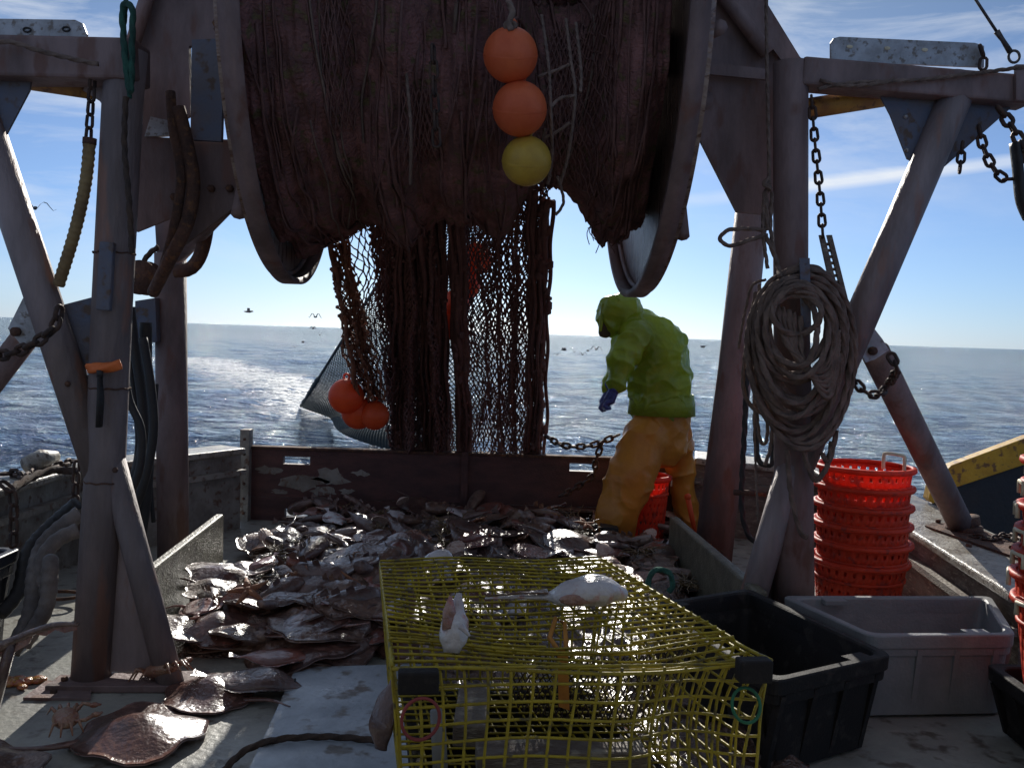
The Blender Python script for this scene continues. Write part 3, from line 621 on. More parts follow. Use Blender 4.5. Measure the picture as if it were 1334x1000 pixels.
def build_trawl():
    r = thing('trawl_net', (-.2, 4.6, 1.9), 'dark brown trawl net wound on the reel and hanging down over the stern', 'trawl net')
    nu, nt_ = 220, 200; vs = []
    for i in range(nu+1):
        u = i/nu
        for j in range(nt_):
            th = 2*PI*j/nt_
            e = .012*abs(math.sin(u*150+2.2*noise.noise(V((th*1.3, u*12, 0)))*2)) + .012*noise.noise(V((u*70, th*14, 2)))
            vs.append(roll_point(u, th, e))
    m = MB(); m.add(vs, [[i*nt_+j, i*nt_+(j+1) % nt_, (i+1)*nt_+(j+1) % nt_, (i+1)*nt_+j] for i in range(nu) for j in range(nt_)]+[list(range(nt_))[::-1], [nu*nt_+j for j in range(nt_)]], True)
    m.build('wound_netting', 'roll', r)
    # strands and bunched mesh winding round the roll
    m = MB(); mo = MB()
    for k in range(100):
        u = rnd(.03, .97); th0 = rnd(-1.6, 1.2); L = rnd(.5, 2.4); n = 26; pts = []; w_ = rnd(-.06, .06); ph = rnd(0, 9)
        for i in range(n+1):
            q = i/n; uu = min(.985, max(.015, u+w_*(q-.5)+.012*math.sin(q*6+ph)))
            pts.append(roll_point(uu, th0+L*(q-.5), .022+.01*math.sin(q*17+ph)))
        (m if k % 12 else mo).tube(pts, rnd(.003, .008), 5)
    # netting facets over the roll: knotted diamonds
    for patch in range(16):
        u0 = rnd(.04, .9); t0 = rnd(-1.3, 1.0); du = rnd(.018, .03); dt = rnd(.045, .08); nu_, nv_ = random.randint(4, 8), random.randint(9, 20)
        nodes = {}
        for i in range(nu_):
            for j in range(nv_): nodes[i, j] = roll_point(min(.985, u0+(i+.5*(j % 2)+rnd(-.2, .2))*du*.6), t0+(j+rnd(-.2, .2))*dt, .025+rnd(0, .012))
        for j in range(nv_-1):
            for i in range(nu_):
                o = (j % 2)
                for i2 in (i-1+o, i+o):
                    if 0 <= i2 < nu_: m.tube([nodes[i, j], nodes[i2, j+1]], .0035, 4, caps=False)
    m.build('winding_strands', 'netd', r); mo.build('winding_strands', 'rope', r)
    # scalloped rope-wrapped rollers on top of the run-out middle, with big sagging lumps below on each side
    m = MB()
    for k, u in enumerate([.60+.028*i for i in range(10)]):
        for th0 in (1.15, ):
            c = roll_point(u, th0, .02); rr = .036
            m.lathe([(rr*(.7+.32*abs(math.sin(z_*PI*2.0))), (z_-.5)*.17) for z_ in [i/24 for i in range(25)]], c, Matrix.Rotation(.5*(-1)**k*.4, 3, 'Y') @ Matrix.Rotation(.7, 3, 'X'), 20)
    m.build('rope_wrapped_roller', 'roll', r)
    # ---------------- hanging sheets
    def sheet(name, mt, fn, nu, nv, rad, jit=.25, knots=True, drop=0.0, sides=4):
        m = MB(); nodes = {}
        for j in range(nv):
            for i in range(nu):
                u = (i+.5*(j % 2)+rnd(-jit, jit)*.5)/(nu-.5); v = (j+rnd(-jit, jit)*.5)/(nv-1)
                nodes[i, j] = fn(min(1, max(0, u)), min(1, max(0, v)))
        for j in range(nv-1):
            o = j % 2
            for i in range(nu):
                for i2 in (i-1+o, i+o):
                    if 0 <= i2 < nu and rnd(0, 1) > drop:
                        a, b = nodes[i, j], nodes[i2, j+1]
                        mid_ = (a+b)/2+V((rnd(-1, 1), rnd(-1, 1), rnd(-1, .2)))*(a-b).length*.08
                        rr = rad*rnd(.8, 1.25); m.tube([a, mid_, b], rr, sides, caps=False)
                if knots and (i+j) % 2 == 0: m.sphere(nodes[i, j], rad*2.0, 6)
        return m.build(name, mt, r)
    def quad(tl, tr, bl, br, yt, yb, wav=.05, bulge=.0, seed=0):
        def fn(u, v):
            x = (tl[0]+(tr[0]-tl[0])*u)*(1-v)+(bl[0]+(br[0]-bl[0])*u)*v; y = (tl[1]+(tr[1]-tl[1])*u)*(1-v)+(bl[1]+(br[1]-bl[1])*u)*v
            Y = yt+(yb-yt)*v+wav*math.sin(u*15+seed)*(.4+v)+bulge*math.sin(PI*v)
            x += 5*noise.noise(V((u*4, v*5, seed)))*2
            return P(x, y, Y)
        return fn
    sheet('mesh_panel', 'netd', quad((436, 296), (522, 262), (486, 520), (525, 528), 5.0, 6.6, .12, seed=1), 11, 26, .0042, .5)
    sheet('mesh_panel', 'neto', quad((424, 312), (446, 308), (462, 520), (506, 524), 5.05, 6.0, .10, seed=3), 7, 34, .0062, .6)
    sheet('mesh_panel', 'neto', quad((424, 312), (452, 308), (466, 500), (500, 530), 5.15, 6.1, .10, seed=4), 8, 40, .005, .6)
    sheet('mesh_panel', 'netd', quad((478, 262), (560, 250), (512, 592), (592, 592), 4.95, 7.15, .16, seed=5), 22, 74, .0062, .5)
    sheet('mesh_panel', 'netd', quad((512, 262), (575, 250), (508, 592), (586, 592), 4.9, 7.1, .18, seed=6), 22, 70, .0075, .5)
    sheet('mesh_panel', 'netd', quad((602, 240), (716, 240), (610, 596), (706, 596), 5.0, 7.2, .14, seed=8), 24, 60, .0050, .55)
    sheet('mesh_panel', 'netd', quad((620, 240), (712, 240), (640, 596), (704, 596), 5.1, 7.3, .14, seed=11), 15, 64, .0052, .55)
    # ropes and bunched columns
    def column(x0, y0, x1, y1, Y0, Y1, wpx, nstr, mt, rr, seed):
        m = MB(); rs = random.Random(seed)
        for k in range(nstr):
            ox = rs.uniform(-.5, .5); oy = rs.uniform(-.06, .06); ph = rs.uniform(0, 9); tw = rs.uniform(4, 9); pts = []
            for i in range(26):
                v = i/25; x = x0+(x1-x0)*v+ox*wpx*(1+.2*math.sin(v*tw+ph))+1.6*math.sin(v*23+ph); pts.append(P(x, y0+(y1-y0)*v, Y0+(Y1-Y0)*v+oy*(1+math.sin(v*7+ph))))
            m.tube(smooth_pts(pts, k=3), rr*rs.uniform(.7, 1.35), 6, lobes=0)
        # lashings and knots
        for k in range(int(nstr*3.5)):
            v = rs.random(); c = P(x0+(x1-x0)*v+rs.uniform(-.5, .5)*wpx, y0+(y1-y0)*v, Y0+(Y1-Y0)*v-.03)
            m.sphere(c, rr*rs.uniform(1.0, 2.0), 7, sc_=(1, 1, rs.uniform(.8, 1.8)))
        return m.build('rope_bundle', mt, r)
    column(546, 258, 566, 594, 4.9, 7.1, 34, 18, 'netd', .011, 1)
    column(528, 262, 526, 594, 4.9, 7.1, 26, 12, 'netd', .010, 2)
    column(592, 234, 605, 594, 4.75, 7.05, 15, 10, 'netd', .014, 3)
    column(575, 262, 583, 594, 5.0, 7.15, 9, 5, 'netd', .010, 13)
    column(712, 262, 702, 594, 4.95, 7.0, 16, 12, 'netd', .015, 4)
    column(694, 250, 688, 594, 4.95, 7.05, 10, 6, 'netd', .010, 5)
    column(672, 244, 668, 594, 5.0, 7.2, 10, 4, 'netd', .007, 6)
    column(652, 244, 654, 594, 5.0, 7.2, 12, 4, 'netd', .006, 7)
    column(431, 312, 468, 515, 5.0, 5.95, 8, 5, 'neto', .008, 8)
    column(452, 310, 488, 525, 5.05, 6.0, 14, 4, 'neto', .006, 9)
    column(500, 270, 518, 594, 5.0, 7.1, 10, 4, 'netd', .006, 10)
    # loose light twine looping over the right of the roll, and dangling ends
    m = MB()
    for pts in ([(706, 20), (712, 80), (718, 140), (720, 200), (712, 240)], [(738, 25), (744, 80), (748, 120), (745, 170), (738, 210), (730, 240)], [(700, 100), (722, 92), (742, 84)], [(716, 140), (732, 128), (748, 125)], [(708, 180), (724, 172), (744, 160)], [(710, 168), (706, 200), (716, 230)], [(752, 30), (756, 90), (755, 120)], [(725, 230), (734, 262), (724, 280)], [(528, 70), (530, 100), (536, 170), (536, 240)]):
        m.rope([P(x+rnd(-2, 2), y, 3.56+.002*abs(y-140)) for x, y in pts], .006)
    pieces(m, 'loose_twine', 'rope', r)
    m = MB()
    for k in range(16):
        x = rnd(420, 800); x = x if not 540 < x < 770 else rnd(770, 800); y0 = 296 if x < 720 else 300
        p0 = P(x, y0-12, 4.6); L = rnd(.04, .16); a = rnd(-.05, .05)
        m.tube(smooth_pts([p0, p0+V((a, 0, -L*.5)), p0+V((a*rnd(-1, 2), rnd(-.03, .03), -L))], k=4), .0022, 4)
    pieces(m, 'frayed_end', 'netd', r)
    # ---------------- grey belly of the net streaming aft into the water
    WZ = -1.12
    TL, TR, BL, BR = P(576, 236, 5.2), P(660, 236, 5.4), G(392, 529, WZ), G(600, 640, WZ)
    def fn(u, v):
        a = TL.lerp(BL, v); b = TR.lerp(BR, v); p = a.lerp(b, u); p.z -= .35*math.sin(PI*v)*u; p.z = max(p.z, WZ-.15)
        return p+V((.15*math.sin(u*13+v*5), .25*math.sin(u*9), 0))*v*min(1, u*4)
    m = MB(); nu, nv = 46, 150; nodes = {}
    for j in range(nv):
        v = (j/(nv-1))**1.5
        for i in range(nu): nodes[i, j] = fn(min(1, (i+.5*(j % 2))/(nu-.5)), v)
    for j in range(nv-1):
        o = j % 2; v = (j/(nv-1))**1.5; rad = .0036+.0115*v
        for i in range(nu):
            for i2 in (i-1+o, i+o):
                if 0 <= i2 < nu: m.tube([nodes[i, j], nodes[i2, j+1]], rad, 3, caps=False)
    m.build('net_belly', 'netg', r)
    m = MB(); m.tube([fn(0, k/40) for k in range(41)], [.012+.03*k/40 for k in range(41)], 6)
    for k in range(40):
        p = fn(0, .55+.45*k/40); m.sphere(p, .05*rnd(.6, 1.3), 6)
    m.build('selvedge_rope', 'netg', r)
build_trawl()
# ------------------------------------------------------------------ FLOATS
def floaty(px, py, Y, rpx, label, m_, group=None, cord=None):
    c = P(px, py, Y); rad = rpx*Y/F
    r = thing('net_float', c-V((0, 0, rad)), label, 'float', group)
    m = MB(); n = 28; m.sphere(c, rad, 32); m.build('ball', m_, r)
    m = MB(); m.lathe([(rad*1.0, -.004), (rad*1.012, 0), (rad*1.0, .004)], c, Matrix.Rotation(.4, 3, 'X'), 36); m.build('moulding_seam', m_, r)
    m = MB(); t = c+V((0, 0, rad)); m.tube([t+V((rad*.16*math.cos(a), 0, rad*.12+rad*.16*math.sin(a))) for a in [2*PI*k/12 for k in range(12)]], rad*.06, 6, True, up=V((0, 1, 0))); m.build('lug', m_, r)
floaty(665, 72, 3.52, 35, 'uppermost and largest orange float on the reel front', 'orange', 'floats hanging down the front of the reel')
floaty(677, 142, 3.55, 35, 'orange float hung between the upper orange one and the yellow one', 'orange', 'floats hanging down the front of the reel')
floaty(686, 210, 3.60, 32, 'yellow float hanging lowest in front of the reel', 'yellowf', 'floats hanging down the front of the reel')
floaty(451, 516, 5.9, 23, 'orange-red float at upper left of the cluster above the stern boards', 'redbuoy', 'floats at the foot of the net')
floaty(467, 537, 6.0, 22, 'orange-red float lowest in the cluster above the stern boards', 'redbuoy', 'floats at the foot of the net')
floaty(488, 541, 5.95, 19, 'orange-red float half wrapped in net at right of the low cluster', 'redbuoy', 'floats at the foot of the net')
for (x, y, s, lb_) in ((621, 337, 21, 'red float behind the net, uppermost of the hidden string'), (607, 370, 19, 'red float behind the net just under the uppermost one'), (594, 396, 19, 'red float behind the net, third from the top of its string'), (583, 424, 19, 'red float behind the net, lowest of the string by the thick rope')):
    floaty(x, y, 6.2, s, lb_, 'redbuoy', 'floats strung behind the net')
r = thing('float_lashing', P(672, 40, 3.45), 'short light rope lashing above the uppermost orange float', 'rope')
m = MB(); m.rope(pix([(662, 2, 3.5), (668, 16, 3.46), (663, 28, 3.45), (666, 40, 3.44)]), .011); m.build('strand', 'rope', r)
m = MB(); m.rope([P(665, 34, 3.46)+V((.018*math.cos(a), 0, .012*math.sin(a))) for a in [2*PI*k/10 for k in range(10)]], .009, True); m.build('knot', 'rope', r)
# chain hanging on the reel front
m = MB(); m.chain(pix([(564, 60, 3.46), (566, 120, 3.44), (569, 190, 3.46)]), .075, .0055, .036); tag(m.build('chain', 'chain'), 'thin chain hanging down the front of the wound net', 'chain')
m = MB(); m.chain(pix([(712, 568, 6.7), (735, 580, 6.6), (770, 580, 6.6), (806, 566, 6.6)]), .07, .009, .045); 
tag(m.build('chain', 'chain'), 'chain sagging from the net to behind the fisherman above the stern boards', 'chain')
m = MB(); m.chain(pix([(786, 574, 6.6), (776, 600, 6.6), (774, 618, 6.62), (752, 634, 6.6), (730, 646, 6.5)]), .07, .009, .045); tag(m.build('chain', 'chain'), 'chain dropping across the stern boards in front of the right slot', 'chain')
# ------------------------------------------------------------------ FISHERMAN
def fisherman():
    r = thing('person', V((1.02, 6.45, 0)), 'fisherman in green hooded oilskin jacket and orange bib trousers stooping at the stern', 'person')
    J = lambda x, y, Y: P(x, y, Y)
    hip0, hip1 = J(846, 572, 6.42), J(878, 572, 6.68)
    kn0, kn1 = J(806, 636, 6.30), J(886, 628, 6.78)
    an0, an1 = J(796, 700, 6.36), J(896, 690, 6.78); an0.z = max(.09, an0.z-.05); an1.z = .09
    pel = J(860, 556, 6.55); chest = J(850, 462, 6.52); neck = J(826, 418, 6.50); head = J(806, 404, 6.48)
    sh0, sh1 = J(828, 436, 6.34), J(812, 432, 6.70); el0 = J(806, 474, 6.22); wr0 = J(801, 506, 6.20); el1 = J(800, 474, 6.72); wr1 = J(794, 510, 6.62)
    body = [(pel, chest, .145, .15), (chest, neck, .14, .07), (neck, head, .062, .06), (head+V((0, 0, .0)), head+V((-.01, 0, .005)), .088, .086), (head+V((-.05, -.01, -.045)), head+V((-.02, 0, -.03)), .052, .07),
            (hip0, kn0, .085, .06), (kn0, an0, .056, .04), (hip1, kn1, .085, .06), (kn1, an1, .056, .04), (sh0, el0, .055, .043), (el0, wr0, .042, .03), (sh1, el1, .055, .043), (el1, wr1, .042, .03),
            (head+V((-.095, -.02, -.01)), head+V((-.118, -.02, -.025)), .016, .014)]
    for wr, s_ in ((wr0, 1), (wr1, -1)):
        palm = wr+V((-.02, 0, -.05)); body.append((wr, palm+V((-.01, 0, -.02)), .026, .034, .7))
        for k in range(4):
            b = palm+V((-.03+.008*k, (k-1.5)*.02, -.035)); c = b+V((-.018, 0, -.028-.004*(1.5-abs(k-1.5)))); d = c+V((.018, 0, -.02))
            body += [(b, c, .011, .010), (c, d, .010, .009)]
        b = palm+V((.015, -.03*s_, 0)); body += [(b, b+V((-.02, -.012*s_, -.03)), .012, .011), (b+V((-.02, -.012*s_, -.03)), b+V((-.045, -.006*s_, -.04)), .011, .009)]
    capsules('body', body, 'skin', r, .008, smooth=3)
    m = MB()
    for s_ in (-1, 1): m.sphere(head+V((-.088, s_*.032, .012)), .012, 12)
    m.build('eyes', 'eye', r)
    # gloves over the hands
    for wr, s_ in ((wr0, 1), (wr1, -1)):
        palm = wr+V((-.02, 0, -.05)); gl = [(wr+V((.005, 0, .05)), wr, .046, .038), (wr, palm+V((-.01, 0, -.02)), .034, .042, .75)]
        for k in range(4):
            b = palm+V((-.03+.008*k, (k-1.5)*.021, -.035)); c = b+V((-.018, 0, -.03)); d = c+V((.02, 0, -.022))
            gl += [(b, c, .0145, .0135), (c, d, .0135, .012)]
        b = palm+V((.015, -.034*s_, 0)); gl += [(b, b+V((-.02, -.014*s_, -.032)), .0155, .014), (b+V((-.02, -.014*s_, -.032)), b+V((-.048, -.006*s_, -.042)), .014, .012)]
        capsules('glove', gl, 'glove', r, .007, smooth=2)
    # trousers
    tr = [(J(862, 528, 6.52), J(858, 572, 6.52), .205, .21, .78), (J(843, 570, 6.44), J(820, 622, 6.32), .165, .165, .85), (J(820, 622, 6.32), J(804, 670, 6.30), .165, .15, .85), (J(804, 670, 6.30), J(796, 712, 6.34), .15, .135, .9),
          (J(880, 566, 6.66), J(890, 628, 6.76), .12, .088), (J(890, 628, 6.76), J(899, 706, 6.78), .088, .072)]
    bt = capsules('bib_trousers', tr, 'bib', r, .014, disp=.03, dscale=.34, smooth=4, crease=.018)
    m = MB()
    for x, y, s_ in ((773, 690, 7), (795, 693, 11)):
        m.prism([P(x+dx*s_, y+dy*6+dx*1.5, 6.07) for dx, dy in ((-1, -1), (1, -1), (1, 1), (-1, 1))], (0, .12, 0))
    pieces(m, 'leg_patch', 'black', bt)
    m = MB(); 
    for a_ in (an0, an1):
        capsules('boot', [(a_+V((0, 0, .1)), a_+V((0, 0, -.02)), .075, .07), (a_+V((.01, 0, -.045)), a_+V((-.16, -.04, -.05)), .045, .042)], 'redbuoy' if a_ is an0 else 'black', r, .012)
    # jacket: trunk, sleeves, hood
    jk = [(J(862, 524, 6.52), J(859, 500, 6.52), .225, .225, .8), (J(861, 505, 6.52), J(856, 455, 6.52), .225, .215, .82), (J(856, 458, 6.52), J(840, 432, 6.52), .205, .15, .95), (J(850, 440, 6.52), J(828, 424, 6.50), .165, .10),
          (J(828, 438, 6.38), J(809, 474, 6.24), .115, .088), (J(809, 472, 6.24), J(803, 502, 6.21), .088, .066), (J(818, 434, 6.68), J(802, 474, 6.72), .09, .08), (J(802, 474, 6.72), J(796, 506, 6.64), .08, .06),
          (J(812, 405, 6.48), J(802, 405, 6.48), .126, .124), (J(801, 406, 6.48), J(796, 420, 6.48), .108, .095), (J(798, 404, 6.48), J(786, 412, 6.48), .075, .05), (J(820, 412, 6.49), J(842, 430, 6.5), .085, .11)]
    jo = capsules('jacket', jk, 'green', r, .012, disp=.022, dscale=.26, smooth=3, crease=.02)
    # hem flare and pocket seam
    m = MB(); c = J(862, 531, 6.52); m.lathe([(.238, -.05), (.232, .03), (.222, .10)], c, Matrix.Diagonal(V((1, .8, 1))), 40)
    o = m.build('jacket_hem', 'green', jo); s2 = o.modifiers.new('s', 'SOLIDIFY'); s2.thickness = .006
    # welted seams across the back and round the cuff
    # face shadow side of the hood opening
    capsules('hood_brim', [(J(786, 398, 6.42), J(782, 430, 6.40), .018, .014), (J(786, 398, 6.54), J(782, 430, 6.55), .018, .014), (J(786, 397, 6.42), J(786, 397, 6.54), .018, .018)], 'green', r, .008)
    capsules('beard', [(J(787, 424, 6.44), J(785, 434, 6.45), .040, .03), (J(796, 426, 6.46), J(789, 434, 6.46), .045, .036)], 'roped', r, .009)
fisherman()
# orange things round his legs
def basket(loc, rt, rb, h, label, group, m_='red', seed=0, ear=PI*.15, copyof=None):
    r = thing('fish_basket', loc, label, 'basket', group)
    n = 96; vs = []; fs = []; rows = []
    zs = [0, .035, .06, .085, .10, .125, .14, .165, .18, .205, .225, .25, .27, .30]
    zs = [z*h/.30 for z in zs]
    for z in zs:
        q = rb+(rt-rb)*z/h
        rows.append(q)
        for j in range(n): a = 2*PI*j/n; vs.append(V(loc)+V((q*math.cos(a), q*math.sin(a), z)))
    for i in range(len(zs)-1):
        for j in range(n):
            if i in (1, 3, 5, 7, 9, 11) and j % 3 == (i//2) % 3: continue
            fs.append([i*n+j, i*n+(j+1) % n, (i+1)*n+(j+1) % n, (i+1)*n+j])
    vs.append(V(loc)+V((0, 0, .003))); k = len(vs)-1; fs += [[k, (j+1) % n, j] for j in range(n) if j % 4]
    m = MB(); m.add(vs, fs, True); o = m.build('wall', m_, r); s_ = o.modifiers.new('s', 'SOLIDIFY'); s_.thickness = .004
    m = MB(); m.lathe([(rt-.006, h-.02), (rt+.014, h-.022), (rt+.021, h-.012), (rt+.018, h+.002), (rt-.004, h+.006), (rt-.009, h)], loc, None, 72, closed=True)
    m.build('rim', m_, r)
    rim_ = [c_ for c_ in r.children if c_.name.startswith('rim')][0]
    m = MB(); m.lathe([(rb*.3+rt*.7+.0, h*.70), (rb*.3+rt*.7+.009, h*.71), (rb*.3+rt*.7+.009, h*.74), (rb*.3+rt*.7, h*.75)], loc, None, 72); m.build('rib_band', m_, r)
    for e in (ear, ):
        d = V((math.cos(e), math.sin(e), 0)); t = V((-d.y, d.x, 0)); b = V(loc)+d*(rt+.016)+V((0, 0, h-.055)); m = MB()
        m.tube([b-t*.045, b-t*.045+V((0, 0, .045)), b+t*.045+V((0, 0, .045)), b+t*.045], .009, 8); m.build('handle', 'cream', rim_)
    return r
bc = P(1122, 700, 4.80); PIT = .0965; pos = ('bottommost one', 'second from bottom', 'third from bottom', 'fourth from bottom', 'directly under the top one', 'top one with raised cream handle')
first = None
for k in range(6):
    lb_ = 'red basket in the stack beside the right post, '+pos[k]
    if first is None: first = basket(V((bc.x, 4.80, .005)), .232, .195, .335, lb_, 'stack of red baskets beside the right gallows post'); o = first
    else: o = copy_tree(first)
    o['label'] = lb_; o.location = (bc.x+rnd(-.006, .006), 4.80+rnd(-.006, .006), .005+k*PIT); o.rotation_euler.z = rnd(-.3, .3); o.rotation_euler.x = rnd(-.012, .012)
    top = o
top.rotation_euler.z = PI*.0
m = MB(); c = V((bc.x+.16, 4.66, .335+5*PIT+.0)); a = P(1151, 606, 4.62); b = P(1178, 610, 4.62); u = V((0, 0, 1))
m.tube(smooth_pts([a-u*.02, a+u*.045, a+u*.062+(b-a)*.12, b+u*.062-(b-a)*.12, b+u*.045, b-u*.02], k=5), .0085, 10); o = m.build('handle', 'cream', origin=(top.location.x, top.location.y, top.location.z))
o.parent = top; o.matrix_parent_inverse = Matrix.Identity(4); 
o.location = (0, 0, 0); o.rotation_euler = (0, 0, 0)
pos2 = ('bottommost', 'second from bottom', 'third from bottom', 'fourth from bottom', 'third from top', 'second from top', 'topmost')
for k in range(7):
    o = copy_tree(first); o['group'] = 'stack of red baskets cut by the right edge'; o['label'] = 'red basket in the stack cut by the right edge, '+pos2[k]
    o.location = (2.03+.004*k+rnd(-.008, .008), 3.2+rnd(-.01, .01), .262+k*.082); o.scale = (.95, .95, .95); o.rotation_euler.z = rnd(-.4, .4)+2.5; o.rotation_euler.y = .02
o = copy_tree(first); o['group'] = ''; del o['group']; o['label'] = 'orange-red basket standing behind the legs of the stooping fisherman'; o.location = (P(835, 650, 6.72).x-.02, 6.62+.0, .02); o.scale = (.85, .72, 1.35); o.location.y = 6.58
# orange handle of the pick
r = thing('fish_pick', G(905, 700), 'bright orange pick handle leaning just right of the fisherman', 'pick')
m = MB(); m.tube([P(896, 648, 6.3), P(906, 696, 6.3)], [.019, .015], 14); m.build('handle', 'redbuoy', r); m = MB(); m.sphere(P(896, 647, 6.3), .024, 14); m.build('knob', 'redbuoy', r)
m = MB(); m.tube([P(906, 696, 6.3), V((P(909, 710, 6.3).x, 6.3, .02))], .006, 8); m.build('spike', 'wire', r)
# ------------------------------------------------------------------ TOTES
def tote(name, corners, h, m_, label, lipw=.035, taper=.06, group=None, inner='blackp'):
    """corners: top rim corners in order; builds body, rim lip, corner posts and grips"""
    c = sum(corners, V((0, 0, 0)))/4; r = thing(name, V((c.x, c.y, 0)), label, 'tote', group)
    def ring(s, z, rr=.05, n=6):
        out = []
        for i in range(4):
            p = corners[i].copy(); p.z = 0; q = V((c.x, c.y, 0)); p = q+(p-q)*(1) ; a = (corners[i-1]-corners[i]); b = (corners[(i+1) % 4]-corners[i]); a.z = b.z = 0; a.normalize(); b.normalize()
            p = p+(a+b)*s; s0 = p+a*rr; s1 = p+b*rr
            for k in range(n+1):
                t = k/n; out.append(s0*(1-t)**2+p*2*t*(1-t)+s1*t*t+V((0, 0, z)))
        return out
    def loft(rings, closed=False):
        n = len(rings[0]); vs = [v for q in rings for v in q]; fs = [[i*n+j, i*n+(j+1) % n, (i+1)*n+(j+1) % n, (i+1)*n+j] for i in range(len(rings)-1) for j in range(n)]
        return vs, fs, n
    m = MB(); z0 = .012
    rs = [ring(taper, z0), ring(taper*.35+.004, h*.74), ring(.006, h*.75), ring(.004, h-.055), ring(-.004, h-.052), ring(-.006, h-.004), ring(.0, h), ring(lipw-.008, h), ring(lipw, h-.006), ring(lipw+.002, h-.07), ring(lipw+taper, z0+.03)]
    vs, fs, n = loft(rs); fs.append([(len(rs)-1)*n+j for j in range(n)]); fs.append(list(range(n))[::-1]); m.add(vs, fs, False); m.build('shell', m_, r, bevel=.003)
    # vertical ribs round the lower body and grip ledges at two ends
    m = MB()
    for i in range(4):
        a = corners[i]; b = corners[(i+1) % 4]; L = (b-a).length; t = (b-a).normalized(); q = V((t.y, -t.x, 0)); 
        if (V((c.x, c.y, a.z))-a).dot(q) < 0: q = -q
        for f in (.10, .37, .63, .90):
            p = a+t*L*f; m.prism([p+q*(taper+.0)+V((0, 0, z0-h)), p+q*(.0)+V((0, 0, -.06)), p+q*.03+V((0, 0, -.06)), p+q*(taper+.03)+V((0, 0, z0-h))], t*.022)
    pieces(m, 'stiffening_rib', m_, r)
    for i in (1, 3):
        a = corners[i]; b = corners[(i+1) % 4]; t = (b-a).normalized(); q = V((t.y, -t.x, 0)); mid_ = (a+b)/2; L = (b-a).length
        if (V((c.x, c.y, a.z))-a).dot(q) < 0: q = -q
        m = MB(); R = Matrix((t, q, V((0, 0, 1)))).transposed()
        m.box(a+t*L*.22+q*.05+V((0, 0, -.012)), (.10, .05, .022), R); m.build('grip_ledge', m_, r, bevel=.003)
    return r
A, B = G(975, 766, .36), G(1162, 852, .36); D = A+(G(885, 780, .36)-A).normalized()*.58; C_ = B+(D-A)
tote('fish_tote', [A, B, C_, D], .36, 'blackp', 'large black plastic fish tote standing open behind the yellow trap')
A, B = G(1290, 776, .34), G(1322, 826, .34); D = V((1.215, 4.02, .34)); C_ = V((1.40, 3.50, .34))
tote('fish_tote', [A, B, C_, D], .34, 'greyp', 'pale grey plastic fish tote standing open on the deck right of the black one', taper=.035)
tote('fish_tote', [V((1.83, 3.46, .26)), V((2.45, 3.46, .26)), V((2.45, 2.9, .26)), V((1.83, 2.9, .26))], .26, 'blackp', 'dark tote at the right edge under the stack of red baskets')
a, b = G(0, 716, .42), G(25, 714, .42)
tote('fish_tote', [V((b.x, a.y+.05, .42)), V((b.x, a.y-.62, .42)), V((b.x-.7, a.y-.62, .42)), V((b.x-.7, a.y+.05, .42))], .42, 'blue2' if 'blue2' in S else 'blackp', 'dark blue tote cut by the left edge of the view')
